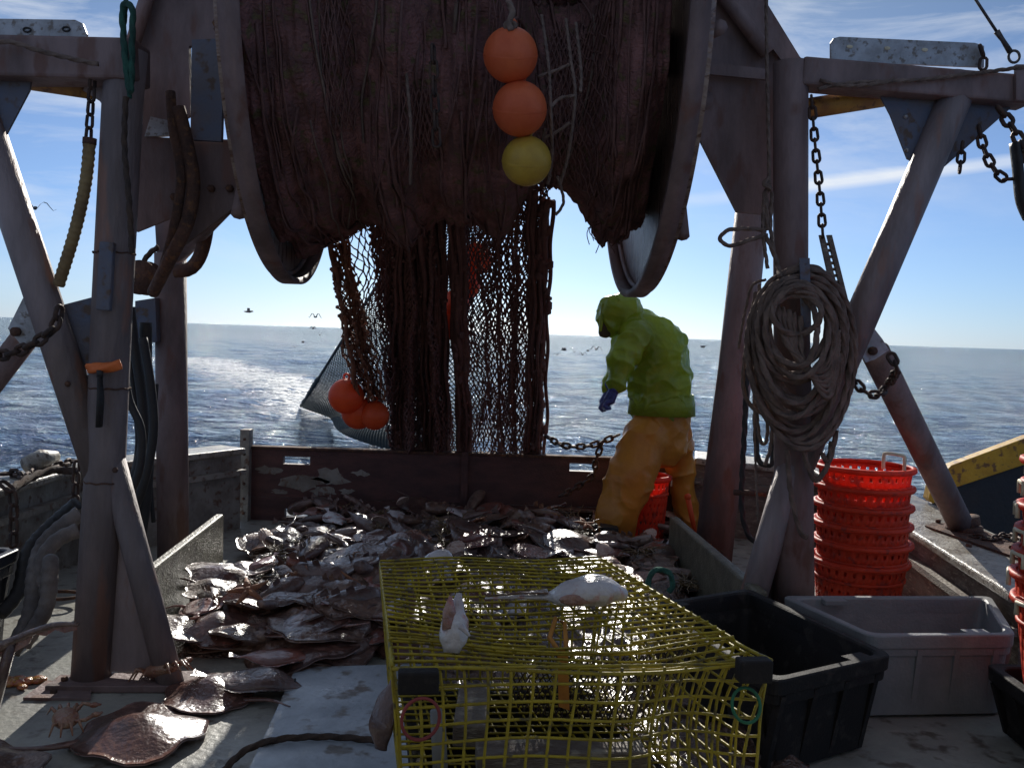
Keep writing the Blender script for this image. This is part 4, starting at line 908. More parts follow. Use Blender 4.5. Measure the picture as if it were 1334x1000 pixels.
# ------------------------------------------------------------------ LOBSTER TRAP
def trap():
    zt, zb = .74, .37
    FLc, FRc, BLc, BRc = V((-.235, 1.93, zt)), V((.60, 2.04, zt)), V((-.385, 2.80, zt)), V((.30, 2.90, zt))
    c = (FLc+FRc+BLc+BRc)/4; r = thing('lobster_trap', V((c.x, c.y, zb)), 'crushed yellow wire mesh lobster trap in the foreground with fish on top', 'lobster trap')
    nu, nv, nh = 17, 21, 9
    def top(u, v):
        p = FLc.lerp(FRc, u).lerp(BLc.lerp(BRc, u), v)
        p.z += -.035*math.sin(PI*u)*math.exp(-((v-.35)/.3)**2)+.005*math.sin(u*9+v*5)+.028*math.exp(-((u-.75)/.2)**2-((v-.12)/.12)**2)*-1
        return p
    def grid(name, fn, a, b, rad=.0035, skip=lambda i, j: False, step=4, mt='trap'):
        m = MB()
        def seg(pts): m.tube(pts, rad*rnd(.9, 1.1), 5, caps=True)
        for i in range(a+1):
            run = []
            for j in range(b*step+1):
                if skip(i/a, j/(b*step)):
                    if len(run) > 1: seg(run)
                    run = []
                else: run.append(fn(i/a, j/(b*step))+V((rnd(-1, 1), rnd(-1, 1), rnd(-1, 1)))*.0004)
            if len(run) > 1: seg(run)
        for j in range(b+1):
            run = []
            for i in range(a*step+1):
                if skip(i/(a*step), j/b):
                    if len(run) > 1: seg(run)
                    run = []
                else: run.append(fn(i/(a*step), j/b)+V((rnd(-1, 1), rnd(-1, 1), rnd(-1, 1)))*.0004+V((0, 0, rad*1.6)))
            if len(run) > 1: seg(run)
        return m.build(name, mt, r)
    # warped lid: right front corner pulled up and buckled; a hole over the entrance
    def lid(u, v):
        p = top(u, v); k = math.exp(-((u-.83)/.16)**2-((v-.12)/.2)**2); p += V((-.01*k, .02*k, .004*k)); p.z += .004
        if v < .22: p.z += -.012*(1-v/.22)*math.sin(PI*u)
        return p
    hole_ = lambda u, v: (.47 < u < .72) and (.16 < v < .30)
    grid('lid_panel', lambda u, v: lid(u, .16+.84*v) , nu, 19, skip=lambda i, j: hole_(i, .16+.84*j))
    grid('lid_panel', lambda u, v: top(u, v*.24)+V((0, 0, -.012)), nu, 5)
    FLb, FRb, BLb, BRb = V((-.20, 1.95, zb)), V((.545, 2.0, zb)), V((-.35, 2.80, zb)), V((.28, 2.88, zb))
    def side(a0, a1, b0, b1, bow, n_):
        d = (a1-a0); q = V((d.y, -d.x, 0)).normalized()
        return lambda u, v: (a0.lerp(a1, u)).lerp(b0.lerp(b1, u), v)+q*bow*math.sin(PI*v)*math.sin(PI*u)
    def front(u, v):
        p = FLc.lerp(FRc, u).lerp(FLb.lerp(FRb, u), v); p.z -= .012; 
        k = math.exp(-((u-.80)/.13)**2); p.y += .065*k*math.sin(PI*min(1, v*1.1))*1.0; p.z += .012*math.sin(u*7.5-1)*v*(1-v)*3; p.x += .007*math.sin(v*5+u*4); return p
    grid('front_panel', front, 17, nh)
    grid('side_panel', side(FLc-V((0, 0, .012)), BLc-V((0, 0, .012)), FLb, BLb, .012, 0), 19, nh)
    def rs(u, v):
        p = FRc.lerp(BRc, u).lerp(FRb.lerp(BRb, u), v); p.z -= .012; p.x += -.05*math.sin(PI*v)*math.exp(-((u-.15)/.2)**2)+.02*math.sin(u*12)*v; return p
    grid('side_panel', rs, 19, nh)
    grid('back_panel', side(BLc-V((0, 0, .012)), BRc-V((0, 0, .012)), BLb, BRb, .0, 0), 18, nh)
    grid('floor_panel', lambda u, v: FLb.lerp(FRb, u).lerp(BLb.lerp(BRb, u), v), 20, 20)
    # heavier edge wires
    m = MB()
    for a, b in ((0, 1), ): pass
    m.tube([top(k/30, 0)+V((0, -.002, -.006)) for k in range(31)], .0042, 6); m.tube([top(0, k/30) for k in range(31)], .0040, 6); m.tube([top(1, k/30) for k in range(31)], .0040, 6); m.tube([top(k/30, 1) for k in range(31)], .0040, 6)
    m.build('edge_wire', 'trap', r)
    # dark wooden-look corner clips, hog rings, hinge clips
    m = MB(); Rz = Matrix.Rotation(.13, 3, 'Z')
    m.box(P(545, 887, 1.90), (.085, .035, .048), Rz); m.build('corner_block', 'blackp', r, bevel=.005)
    m = MB(); m.box(P(982, 872, 2.0), (.075, .04, .05), Rz); m.build('corner_block', 'blackp', r, bevel=.005)
    # ring tags
    def ring(c, rad, m_, name, R): m = MB(); m.tube([c+R@V((rad*math.cos(a), 0, rad*1.1*math.sin(a))) for a in [2*PI*k/24 for k in range(24)]], .0038, 6, True, up=V((0, 1, 0))); m.build(name, m_, r)
    ring(P(548, 936, 1.88), .040, 'dimred', 'tag_ring', Matrix.Rotation(.3, 3, 'Z')); ring(P(972, 918, 1.98), .033, 'greent', 'tag_ring', Matrix.Rotation(-.4, 3, 'X') @ Matrix.Rotation(.2, 3, 'Z'))
    # escape-vent plate and orange bait strap inside, knitted entrance head
    m = MB(); m.prism([P(726, 845, 2.2), P(740, 845, 2.2), P(742, 925, 2.2), P(728, 920, 2.2)], (0, .006, 0)); m.tube(pix([(728, 848, 2.2), (716, 830, 2.25), (724, 805, 2.3), (736, 812, 2.3), (738, 850, 2.2)]), .006, 8); m.build('bait_strap', 'bait', r)
    m = MB()
    nodes = {}
    for j in range(13):
        for i in range(28): nodes[i, j] = V((.03+.45*((i+.5*(j % 2))/28), 2.30+.22*math.sin(j/12*PI*.5)+rnd(-.008, .008), zt-.05-.27*j/12-.05*math.sin(i/28*PI)))
    for j in range(12):
        o = j % 2
        for i in range(28):
            for i2 in (i-1+o, i+o):
                if 0 <= i2 < 28: m.tube([nodes[i, j], nodes[i2, j+1]], .0022, 4, caps=False)
    m.build('knitted_head', 'roped', r)
    m = MB(); m.box(V((.15, 2.25, zb+.035)), (.42, .09, .06), Matrix.Rotation(.1, 3, 'Z')); m.build('ballast_brick', 'wood', r, bevel=.006)
    m = MB(); m.box(V((-.08, 2.5, zb+.035)), (.09, .30, .06)); m.build('ballast_brick', 'wood', r, bevel=.006)
    m = MB(); p = P(575, 1000, 2.0); m.tube([P(570, 925, 2.02), P(574, 1010, 2.02)], .017, 12); m.build('tie_post', 'greyp', r)
    return top
S['greent'] = mat('green_cord', (.02, .17, .08), (.02, .10, .05), 9, .6); S['dimred'] = mat('dull_red_cord', (.30, .05, .05), (.2, .04, .04), 9, .6); S['bait'] = mat('orange_strap', (.65, .30, .05), (.5, .2, .04), 9, .5, trans=.3)
TT = trap()
tote('fish_tote', [V((-.17, 1.98, .355)), V((.50, 2.04, .355)), V((.26, 2.84, .355)), V((-.30, 2.78, .355))], .355, 'blackp', 'dark tote hidden under the yellow lobster trap')
# ------------------------------------------------------------------ CATCH
from functools import partial
def hm(x, y):
    """height of the heap"""
    if not (-1.75 < x < 1.4 and 2.7 < y < 6.95): return 0
    y0 = 3.95+.25*max(0, x+.9) if x < -.45 else max(2.85, 4.31-4.6*(x+.45)); e = min(1, max(0, (y-y0)/.22))**.7 * min(1, max(0, (x+1.60)/.18)) * min(1, max(0, (6.9-y)/.1))
    if x > .2: e *= min(1, max(0, (1.08-x)/.15)) if y < 5.7 else min(1, max(0, (1.5-x)/.3))
    b = .10+.055*math.exp(-((x+.9)/.5)**2-((y-5.0)/.6)**2)-.075*math.exp(-((x-1.05)/.4)**2-((y-6.4)/.5)**2)+.05*math.exp(-((x+.4)/.6)**2-((y-6.5)/.4)**2)
    return max(0, e*(b+.05*noise.noise(V((x*4, y*4, 1)))+.05*noise.noise(V((x*10, y*10, 4)))))
def mound():
    nx, ny = 170, 200; vs = []
    for j in range(ny+1):
        for i in range(nx+1):
            x = -1.62+3.1*i/nx; y = 2.7+4.16*j/ny; h = hm(x, y); vs.append((x, y, h+(.02*noise.noise(V((x*26, y*26, 0))) if h > .01 else -.012)-.012))
    m = MB(); m.add(vs, [[j*(nx+1)+i, j*(nx+1)+i+1, (j+1)*(nx+1)+i+1, (j+1)*(nx+1)+i] for j in range(ny) for i in range(nx)], True)
    tag(m.build('catch_slurry', 'mound', origin=(0, 0, 0)), 'wet mass of small fish and sea debris under the bigger catch', 'catch', kind='stuff')
mound()
LIB = bpy.data.collections.new('lib')
def skate_proto(seed, size, mts, bend=.25, label='', belly_up=False):
    rs = random.Random(seed); r = thing('skate', (0, 0, 0), label, 'skate'); na, nr = 56, 14; vs = []; 
    def outline(a):  # rounded rhomb with pointed snout at +x
        c, s = math.cos(a), math.sin(a); q = 1/((abs(c)**1.6+abs(s)**1.6/1.2)**(1/1.6))*(1+.04*math.sin(a*5+seed)+.03*math.sin(a*9+seed*2))
        return q*(1+.05*math.exp(-((a if a < PI else a-2*PI)/.25)**2))*(.5+.0)
    ph = [rs.uniform(0, 6) for _ in range(6)]
    def wave(x, y): return .6*bend*(.28*math.sin(x*5.5+ph[0])*abs(y)*1.6+.22*math.sin(y*6+ph[1])+.12*math.sin(x*9+y*7+ph[2]))*size - bend*.5*(x*x+y*y)*size*rs_s
    rs_s = rs.choice((1, -.3, .6))
    for side in (1, -1):
        for i in range(nr+1):
            t = i/nr
            for j in range(na):
                a = 2*PI*j/na; R_ = outline(a)*t; x, y = R_*math.cos(a), R_*math.sin(a)
                th = .085*math.exp(-((x-.03)/.30)**2-(y/.17)**2)+.034*(1-t**3)+.012+.012*math.exp(-((x-.27)/.06)**2-((abs(y)-.055)/.035)**2)*(side > 0)
                if side < 0: th *= .6
                fr = .002*math.sin(j*3.1)*t**4
                vs.append(V((x*size, y*size, side*th*size+wave(x, y)+fr*size)))
    n1 = (nr+1)*na; fs = []
    for s_ in (0, 1):
        for i in range(nr):
            for j in range(na):
                q = [s_*n1+i*na+j, s_*n1+i*na+(j+1) % na, s_*n1+(i+1)*na+(j+1) % na, s_*n1+(i+1)*na+j]; fs.append(q if s_ else q[::-1])
    for j in range(na): fs.append([nr*na+j, nr*na+(j+1) % na, n1+nr*na+(j+1) % na, n1+nr*na+j])
    m = MB(); m.v = [tuple(v) for v in vs]; m.f = fs; m.sm = [True]*len(fs); m.mi = [0]*(nr*na)+[1]*(nr*na)+[0]*na
    top_, bot = mts; m.build('disc', [top_, bot], r)
    m = MB(); pts = []; 
    for k in range(16): t = k/15; pts.append(V((-.42-.62*t, .10*math.sin(t*4+ph[3])*t, .008))*size+V((0, 0, wave(-.42, 0)*(1-t))))
    m.tube(pts, [size*(.034*(1-t/15)**.8+.006) for t in range(16)], 10, flat=.7); m.build('tail', top_, r)
    m = MB()
    for s_ in (-1, 1):
        p = V((-.40, s_*.07, .0))*size+V((0, 0, wave(-.4, 0))); m.sphere(p, size*.085, 14, sc_=(1.2, .55, .16), R=Matrix.Rotation(s_*.5, 3, 'Z'))
    pieces(m, 'pelvic_fin', top_, r)
    m = MB()
    for s_ in (-1, 1): m.sphere(V((.27, s_*.055, .040))*size+V((0, 0, wave(.27, s_*.055))), size*.017, 10)
    m.build('eyes', 'eye', r)
    return r
def flatfish_proto(seed, L, mts, label=''):
    rs = random.Random(seed); r = thing('flatfish', (0, 0, 0), label, 'flatfish'); n, k = 40, 12; m = MB(); vs = []; b = rs.uniform(-.05, .08); tw = rs.uniform(-.5, .5)
    for i in range(n+1):
        t = i/n; wdt = .30*abs(math.sin(PI*min(1, t*1.03)))**.75*(1 if t < .8 else max(.22, 1-(t-.8)*4.2)) if t < .97 else .05; wdt = max(wdt, .035 if t > .05 else .01)
        th = .07*abs(math.sin(PI*min(1, t**.8)))+.004
        for j in range(k):
            a = 2*PI*j/k; y = wdt*math.cos(a); z = th*math.sin(a)*(1-.0*abs(math.cos(a))); vs.append(V(((.5-t)*L, y*L, (z+b*math.sin(PI*t)*2+tw*y*(t-.5)*.5)*L+.02*L*math.sin(t*9+seed))))
    m.add(vs, [[i*k+j, (i+1)*k+j, (i+1)*k+(j+1) % k, i*k+(j+1) % k] for i in range(n) for j in range(k)]+[list(range(k)), [n*k+j for j in range(k)][::-1]], True); m.mi = [0 if (f % k) < k/2 else 1 for f in range(n*k)]+[0, 0]
    m.build('body', list(mts), r)
    # fringing fins and tail
    m = MB()
    for s_ in (-1, 1):
        e = []
        for i in range(6, 33):
            t = i/n; q = vs[i*k] if s_ > 0 else vs[i*k+k//2]; e.append(q)
        out = [p+V((0, s_*.05*L*abs(math.sin(PI*q/26))**.5*(1+.15*(q % 2)), rnd(-.006, .006)*L)) for q, p in enumerate(e)]
        vv = e+out; n2 = len(e); m.add([p+V((0, 0, .001)) for p in vv]+[p-V((0, 0, .001)) for p in vv], [[q, q+1, n2+q+1, n2+q] for q in range(n2-1)]+[[2*n2+q, 3*n2+q, 3*n2+q+1, 2*n2+q+1] for q in range(n2-1)], True)
    m.build('side_fins', mts[0], r)
    m = MB(); e = V((-.5*L, 0, vs[n*k].z)); m.prism([e+V((.02*L, .03*L, 0)), e+V((-.12*L, .09*L, .01)), e+V((-.14*L, 0, 0)), e+V((-.12*L, -.09*L, .01)), e+V((.02*L, -.03*L, 0))], (0, 0, .003)); m.build('tail_fin', mts[0], r)
    m = MB()
    for s_ in (.03, .085): m.sphere(V((.41*L, s_*L, vs[4*k].z+.028*L)), .014*L, 8)
    m.build('eyes', 'eye', r)
    return r
def roundfish_proto(seed, L, mts, label='', fat=.12):
    rs = random.Random(seed); r = thing('fish', (0, 0, 0), label, 'fish'); cv = rs.uniform(-.25, .25)
    pts = []; rad = []
    for i in range(26):
        t = i/25; pts.append(V(((.5-t)*L, cv*L*(t-.4)**2, .0))); rad.append(L*max(.006, fat*abs(math.sin(PI*min(1, .08+t*.92)**.62))**.9*(1 if t < .75 else 1-.6*(t-.75)/.25)))
    m = MB(); m.tube(pts, rad, 14, flat=.72); m.mi = [0]*len(m.f)
    m.build('body', mts[0], r)
    e = pts[-1]; m = MB(); m.prism([e+V((.02, 0, .012))*L, e+V((-.12, 0, .09))*L, e+V((-.08, 0, 0))*L, e+V((-.12, 0, -.09))*L, e+V((.02, 0, -.012))*L], (0, .003, 0)); m.build('tail_fin', mts[0], r)
    m = MB()
    for x in (.15, -.08, -.25): m.prism([V((x, cv*(.5-x-.4)**2, fat*.55))*L, V((x-.14, cv*(.5-x-.4)**2, fat*.45))*L, V((x-.15, 0, fat*.78))*L, V((x-.05, 0, fat*1.05))*L], (0, .002, 0))
    pieces(m, 'dorsal_fin', mts[0], r)
    m = MB()
    for s_ in (-1, 1): m.sphere(V((.43*L, s_*fat*.45*L+cv*L*.108, fat*.25*L)), .016*L, 8)
    m.build('eyes', 'eye', r)
    return r
def crab_proto(label='', s=1.0, group=None):
    r = thing('crab', (0, 0, 0), label, 'crab', group)
    m = MB(); m.sphere((0, 0, .03*s), .075*s, 24, sc_=(.8, 1.2, .45)); o = m.build('carapace', 'crab', r)
    for sd in (-1, 1):
        for k in range(4):
            a = sd*(PI/2)+(.55-k*.38)*-sd; d = V((math.cos(a), math.sin(a), 0)); b = V((0, 0, .03*s))+d*.055*s; kn = b+d*.045*s+V((0, 0, .02*s)); f = kn+d*.035*s+V((0, 0, -.045*s))
            m = MB(); m.tube([b, kn, f], [.010*s, .008*s, .003*s], 8); m.build('leg', 'crab', r)
        b = V((.045*s, sd*.045*s, .03*s)); kn = b+V((.035, sd*.04, .02))*s; c = kn+V((.035, -sd*.03, .0))*s
        m = MB(); m.tube([b, kn, c], [.009*s, .010*s, .010*s], 8); m.sphere(c+V((.012*s, -sd*.006*s, 0)), .019*s, 12, sc_=(1.2, .8, .7)); m.tube([c+V((.02*s, 0, 0)), c+V((.045*s, -sd*.012*s, .002))], [.008*s, .002*s], 6); m.tube([c+V((.02*s, -sd*.012*s, 0)), c+V((.042*s, -sd*.022*s, .002))], [.006*s, .002*s], 6); m.build('claw', 'crab', r)
    return r
def scallop_proto(label=''):
    r = thing('scallop_shell', (0, 0, 0), label, 'shell'); n, k = 60, 8; vs = [V((0, -.055, 0))]; fs = []
    for i in range(1, k+1):
        t = i/k
        for j in range(n):
            a = 2*PI*j/n; rr = .065*t*(1+.03*math.cos(16*a)*t); vs.append(V((rr*math.cos(a), rr*math.sin(a)-.055*(1-t), .022*(1-t*t)+.0015*math.cos(16*a)*t)))
    fs = [[0, 1+j, 1+(j+1) % n] for j in range(n)]+[[1+i*n+j, 1+(i+1)*n+j, 1+(i+1)*n+(j+1) % n, 1+i*n+(j+1) % n] for i in range(k-1) for j in range(n)]
    m = MB(); m.add(vs, fs, True); o = m.build('valve', 'shell', r); q = o.modifiers.new('s', 'SOLIDIFY'); q.thickness = .004
    m = MB(); m.prism([V((-.03, -.06, .004)), V((.03, -.06, .004)), V((.022, -.04, .008)), V((-.022, -.04, .008))], (0, 0, .004)); m.build('hinge', 'shell', r)
    return r
def star_proto(label=''):
    r = thing('starfish', (0, 0, 0), label, 'starfish'); m = MB(); m.sphere((0, 0, .012), .022, 14, sc_=(1, 1, .6)); m.build('centre', 'star', r)
    for k in range(5):
        a = 2*PI*k/5; d = V((math.cos(a), math.sin(a), 0)); m = MB(); m.tube([d*.01+V((0, 0, .012)), d*.045+V((0, 0, .012)), d*.085+V((0, 0, .004+.012*(k % 2)))], [.017, .012, .003], 8, flat=.7); m.build('arm', 'star', r)
    return r
def weed_proto(seed, label=''):
    rs = random.Random(seed); m = MB()
    for k in range(34):
        a = rs.uniform(0, 2*PI); L = rs.uniform(.06, .17); p = V((rs.uniform(-.03, .03), rs.uniform(-.03, .03), 0)); pts = [p]
        for i in range(6): p = p+V((math.cos(a), math.sin(a), rs.uniform(-.2, .65)*(1 if i < 3 else -.9)))*L/6; a += rs.uniform(-.7, .7); pts.append(p.copy())
        m.tube(pts, [.0045, .005, .0045, .004, .003, .002, .001][:len(pts)], 5, flat=.5)
    o = m.build('seaweed', 'weed', origin=(0, 0, 0)); return tag(o, label, 'seaweed')
def upright(o, x, y, z=None, rz=0, tilt=.35, s=1, lift=0.0):
    o.location = (x, y, (hm(x, y) if z is None else z)+lift); o.rotation_euler = (rnd(-tilt, tilt), rnd(-tilt, tilt), rz); o.scale = (s, s, s)
sk = [skate_proto(1, .52, ('skate', 'belly'), .20), skate_proto(2, .46, ('skated', 'belly'), .26), skate_proto(3, .56, ('smoothskate', 'belly'), .22), skate_proto(4, .40, ('skate', 'whitefish'), .3), skate_proto(5, .48, ('belly', 'skate'), .25)]
ff = [flatfish_proto(11, .40, ('skated', 'whitefish')), flatfish_proto(12, .34, ('skatered', 'whitefish')), flatfish_proto(13, .36, ('whitefish', 'skate'))]
rf = [roundfish_proto(21, .38, ('silver',)), roundfish_proto(22, .44, ('skated',), '', .14), roundfish_proto(23, .30, ('skatered',), '', .20), roundfish_proto(24, .26, ('skate',), '', .26), roundfish_proto(25, .34, ('skated',), '', .22)]
cr = crab_proto(); scp = scallop_proto(); stf = star_proto(); wd = [weed_proto(31), weed_proto(32)]
GR = {'skate': ('glossy wet skate lying in the heap of catch inside the pen boards', 'skates in the heap'), 'flatfish': ('slick flatfish lying in the heap of catch inside the pen boards', 'flatfish in the heap'),
      'fish': ('wet round-bodied fish lying in the heap of catch inside the pen', 'round fish in the heap'), 'crab': ('reddish crab lying among the fish in the heap of catch', 'crabs in the heap'),
      'shell': ('pale scallop shell scattered over the heap of catch', 'scallop shells on the heap'), 'starfish': ('small orange starfish lying on the heap of catch', 'starfish on the heap'), 'seaweed': ('tuft of brown weed tangled in the heap of catch', 'weed tufts in the heap')}
used = set()
def put(proto, x, y, rz=None, tilt=.3, s=1, lift=.02, z=None, label=None, group=None, rot=None):
    if proto.name in used: o = copy_tree(proto)
    else: o = proto; used.add(proto.name)
    upright(o, x, y, z, rnd(0, 6.28) if rz is None else rz, tilt, s, lift)
    if rot: o.rotation_euler = rot
    g = GR[proto['category']] if proto['category'] in GR else None
    if label: o['label'] = label; o.pop('group', None) if 'group' in o else None
    else: o['label'] = g[0]; o['group'] = g[1]
    return o
random.seed(21)
def inheap():
    while True:
        x, y = rnd(-1.5, 1.3), rnd(3.6, 6.8)
        if hm(x, y) > .05: return x, y
def visible(x, y): return True
def spread(n, cond=None):
    out = []
    while len(out) < n:
        x, y = inheap()
        if cond and not cond(x, y): continue
        if all((x-a)**2+(y-b)**2 > (.9/math.sqrt(n))**2*.35 for a, b in out) or rnd(0, 1) < .04: out.append((x, y))
    return out
lit = lambda x, y: x < 0 or y > 5
for x, y in spread(80, lit): put(random.choice(sk), x, y, tilt=.26, s=rnd(.42, .85), lift=rnd(.0, .05))
for x, y in spread(30, lit): put(random.choice(ff), x, y, tilt=.35, s=rnd(.6, 1.1), lift=rnd(.02, .06))
for x, y in spread(62, lit): put(random.choice(rf), x, y, tilt=.4, s=rnd(.6, 1.15), lift=rnd(.03, .07))
for x, y in spread(9, lit): put(cr, x, y, tilt=.8, s=rnd(.55, .85), lift=.045)
for x, y in spread(15, lit): put(scp, x, y, tilt=.9, s=rnd(.7, 1.2), lift=.08)
for x, y in spread(4, lit): put(stf, x, y, tilt=.6, s=rnd(.8, 1.2), lift=.09)
for x, y in spread(26, lit): put(random.choice(wd), x, y, tilt=.4, s=rnd(.7, 1.3), lift=.04)
for k in range(64):
    x = rnd(-1.45, -.40); y = rnd(4.02, 5.2) if k < 30 else 3.98+.25*max(0, x+.9)+rnd(-.02, .30); put(random.choice([sk[0], sk[1], sk[2], sk[3], ff[0], ff[1], rf[3], rf[4]]), x, y, tilt=.25, s=rnd(.55, .95), lift=rnd(.01, .06))
# loose ones
g = G(300, 850); put(sk[4], g.x-.03, g.y+.20, z=.045, s=.66, label='pink-bellied skate with its wing humped up beside the gallows foot', rot=(1.15, .25, .1))
g = G(170, 962); put(sk[2], g.x+.03, g.y, z=.012, s=.80, label='big glossy red-brown skate flat on the bare deck in the left foreground', rot=(0, 0, .45))
g = G(30, 990); put(sk[3], g.x-.05, g.y-.12, z=.012, s=.8, label='pale skate at the bottom left corner of the deck', rot=(0, 0, 1.9))
g = G(262, 912); put(sk[2], g.x+.03, g.y, z=.015, s=.62, label='red-brown skate on the deck just in front of the gallows foot', rot=(0, 0, 2.9))
g = G(330, 905); put(ff[0], g.x, g.y, z=.035, s=.95, label='dark flatfish lying at the near edge of the heap beside the hatch', rot=(0, .08, .1))
g = G(345, 890); put(ff[1], g.x+.02, g.y+.10, z=.05, s=.9, label='tan flatfish just behind the dark one at the near edge of the heap', rot=(0, .05, .25))
g = G(70, 968); put(cr, g.x+.04, g.y, z=.05, s=.72, label='small orange crab on the tail of the big foreground skate', rot=(.1, 0, .5))
g = G(210, 897); put(cr, g.x, g.y, z=.03, s=.9, label='pale orange crab with raised claws at the foot of the gallows', rot=(-.3, .2, 1.2))
def tailfish(name, label, pts, rad, m_, flat=.6, extra=None):
    r = thing(name, pts[len(pts)//2], label, 'fish'); m = MB(); p = resample(pts, .012); n = len(p)
    def rr(t):
        k = t*(len(rad)-1); i = min(int(k), len(rad)-2); f = k-i; f = f*f*(3-2*f); return rad[i]*(1-f)+rad[i+1]*f
    m.tube(p, [max(.001, rr(i/(n-1))) for i in range(n)], 22, flat=flat, up=V((0, 0, 1))); m.build('body', m_, r)
    return r, p
z0 = .752
r, p = tailfish('monkfish_tail', 'white-bellied fish with long thin tail lying on the lid of the yellow trap', [G(632, 779, z0), G(680, 777, z0), G(720, 776, z0+.008), G(755, 770, z0+.03), G(790, 768, z0+.03), G(811, 774, z0+.015)], [.004, .008, .014, .052, .066, .03], 'whitefish', .62)
m = MB(); m.prism([p[int(len(p)*.0)]+V((0, .0, .004)), p[int(len(p)*.25)]+V((0, -.012, .01)), p[int(len(p)*.45)]+V((0, -.02, .012)), p[int(len(p)*.45)]+V((0, .02, .012))], (0, 0, .004)); m.build('tail_fin', 'skate', r)
m = MB(); q = p[-6]; m.sphere(q+V((.006, -.034, .0)), .012, 10, sc_=(.5, .4, 1)); m.sphere(p[int(len(p)*.55)]+V((0, -.03, .004)), .009, 8); m.build('gill_slit', 'skatered', r)
m = MB(); q = p[int(len(p)*.62)]; m.sphere(q+V((0, -.055, -.004)), .03, 12, sc_=(1.3, .25, .5)); m.build('pectoral_fin', 'belly', r)
m = MB(); q = p[-5]; m.sphere(q+V((.012, -.026, .018)), .0055, 10); m.build('eye', 'eye', r)
m = MB(); m.tube([p[-2]+V((.012, -.022, -.008)), p[-4]+V((0, -.034, -.012)), p[-7]+V((0, -.043, -.006))], .0022, 6); m.build('mouth', 'skatered', r)
r, p = tailfish('fish', 'pale fish stuck nose-up through the trap lid with open jaws', [P(588, 850, 2.06), P(592, 818, 2.08), P(594, 800, 2.10), P(596, 786, 2.11), P(598, 772, 2.12)], [.018, .034, .032, .018, .006], 'whitefish', .8)
r.name = 'fish'; m = MB(); m.tube(pix([(588, 818, 2.07), (585, 795, 2.08), (587, 776, 2.09)]), [.024, .016, .004], 12, flat=.6); m.build('jaw', 'belly', r)
m = MB(); m.tube(pix([(600, 815, 2.04), (612, 828, 2.03)]), [.008, .003], 6); m.build('fin', 'whitefish', r)
put(sk[3], 0, 0, s=.3, z=.1, label='white and pink fish head behind the back edge of the yellow trap', rot=(.5, .2, 1)).location = P(572, 742, 3.3)
o = bpy.data.objects; 
r, p = tailfish('fish', 'blue-white rounded fish behind the far left corner of the yellow trap', [P(552, 742, 3.2), P(560, 730, 3.2), P(578, 726, 3.2), P(592, 734, 3.2)], [.01, .03, .038, .012], 'whitefish', .8)
r, p = tailfish('eel', 'curved pale fin-edged eel cut by the left edge above the deck', [P(-12, 848, 3.3), P(30, 828, 3.3), P(70, 814, 3.3), P(102, 813, 3.3)], [.03, .02, .016, .010], 'skate', .7)
m = MB(); a_ = [P(-10, 850, 3.3), P(12, 846, 3.3), P(30, 838, 3.3), P(48, 826, 3.3), P(70, 824, 3.3), P(86, 822, 3.3), P(100, 816, 3.3)]
b_ = [P(-12, 872, 3.28), P(14, 866, 3.28), P(34, 842, 3.28), P(58, 828, 3.28), P(74, 824, 3.28), P(90, 822, 3.28), P(101, 814, 3.28)]
m.prism([P(-12, 845, 3.3), P(30, 828, 3.3), P(70, 813, 3.3), P(101, 812, 3.3), P(100, 820, 3.3), P(84, 824, 3.3), P(72, 820, 3.3), P(60, 828, 3.3), P(44, 826, 3.3), P(38, 838, 3.3), P(14, 852, 3.3), P(-12, 858, 3.3)], (0, .004, 0)); m.build('fin', 'belly', r)
m = MB(); m.tube([p[len(p)//4], V((p[0].x, 3.32, .02))], .02, 8); m.build('supporting_fin', 'skated', r)
# wet starfish/guts by the left foot
g = G(28, 892); m = MB()
for k in range(12): m.sphere(V((g.x+rnd(-.07, .07), g.y+rnd(-.05, .05), .012)), rnd(.015, .035), 10, sc_=(1, 1, .5))
S['guts'] = mat('yellow_red_roe', (.5, .25, .03), (.35, .05, .03), 30, .25, 0, .5, 60, coat=1)
tag(m.build('fish_roe', 'guts'), 'yellow and red wet fish roe on the deck left of the gallows foot', 'roe')
# fin slab leaning on the trap's left
r, p = tailfish('fish', 'brown fish leaning against the lower left side of the yellow trap', [P(512, 885, 2.45), P(504, 915, 2.43), P(496, 945, 2.4), P(496, 975, 2.4)], [.008, .036, .04, .02], 'skated', .35)
# ------------------------------------------------------------------ ROPES, HOSES, CHAINS
def rope(label, pts, r, m_='rope', cat='rope', name='rope', closed=False, group=None):
    m = MB(); m.rope(pts, r, closed); return tag(m.build(name, m_), label, cat, group)
rope('brown rope curving over the deck and the blue-grey hatch', [G(285, 1010, .01), G(318, 978, .03), G(360, 963, .05), G(420, 959, .05), G(470, 962, .05), G(500, 966, .05)], .011, 'roped')
Y = 4.13
rope('thin light line hanging straight down from above in front of the right post', pix([(998, -20, Y), (999, 80, Y), (1001, 170, Y), (1002, 240, Y)]), .0075)
r = thing('knotted_line', P(1000, 245, Y), 'light rope tied in a bow with a loop left of the right post', 'rope')
m = MB(); m.rope(pix([(1002, 232, Y), (996, 240, Y-.01), (1004, 246, Y-.02), (998, 252, Y), (1000, 300, Y)]), .011); m.build('knot', 'rope', r)
m = MB(); m.rope(pix([(998, 300, Y), (975, 298, Y), (948, 300, Y), (938, 312, Y), (952, 320, Y), (978, 312, Y), (1000, 306, Y)]), .009); m.build('loop', 'rope', r)
m = MB(); m.rope(pix([(996, 250, Y), (994, 300, Y), (1000, 350, Y)]), .008); m.rope(pix([(1006, 250, Y), (1004, 300, Y), (1012, 345, Y)]), .008); m.build('strand', 'rope', r)
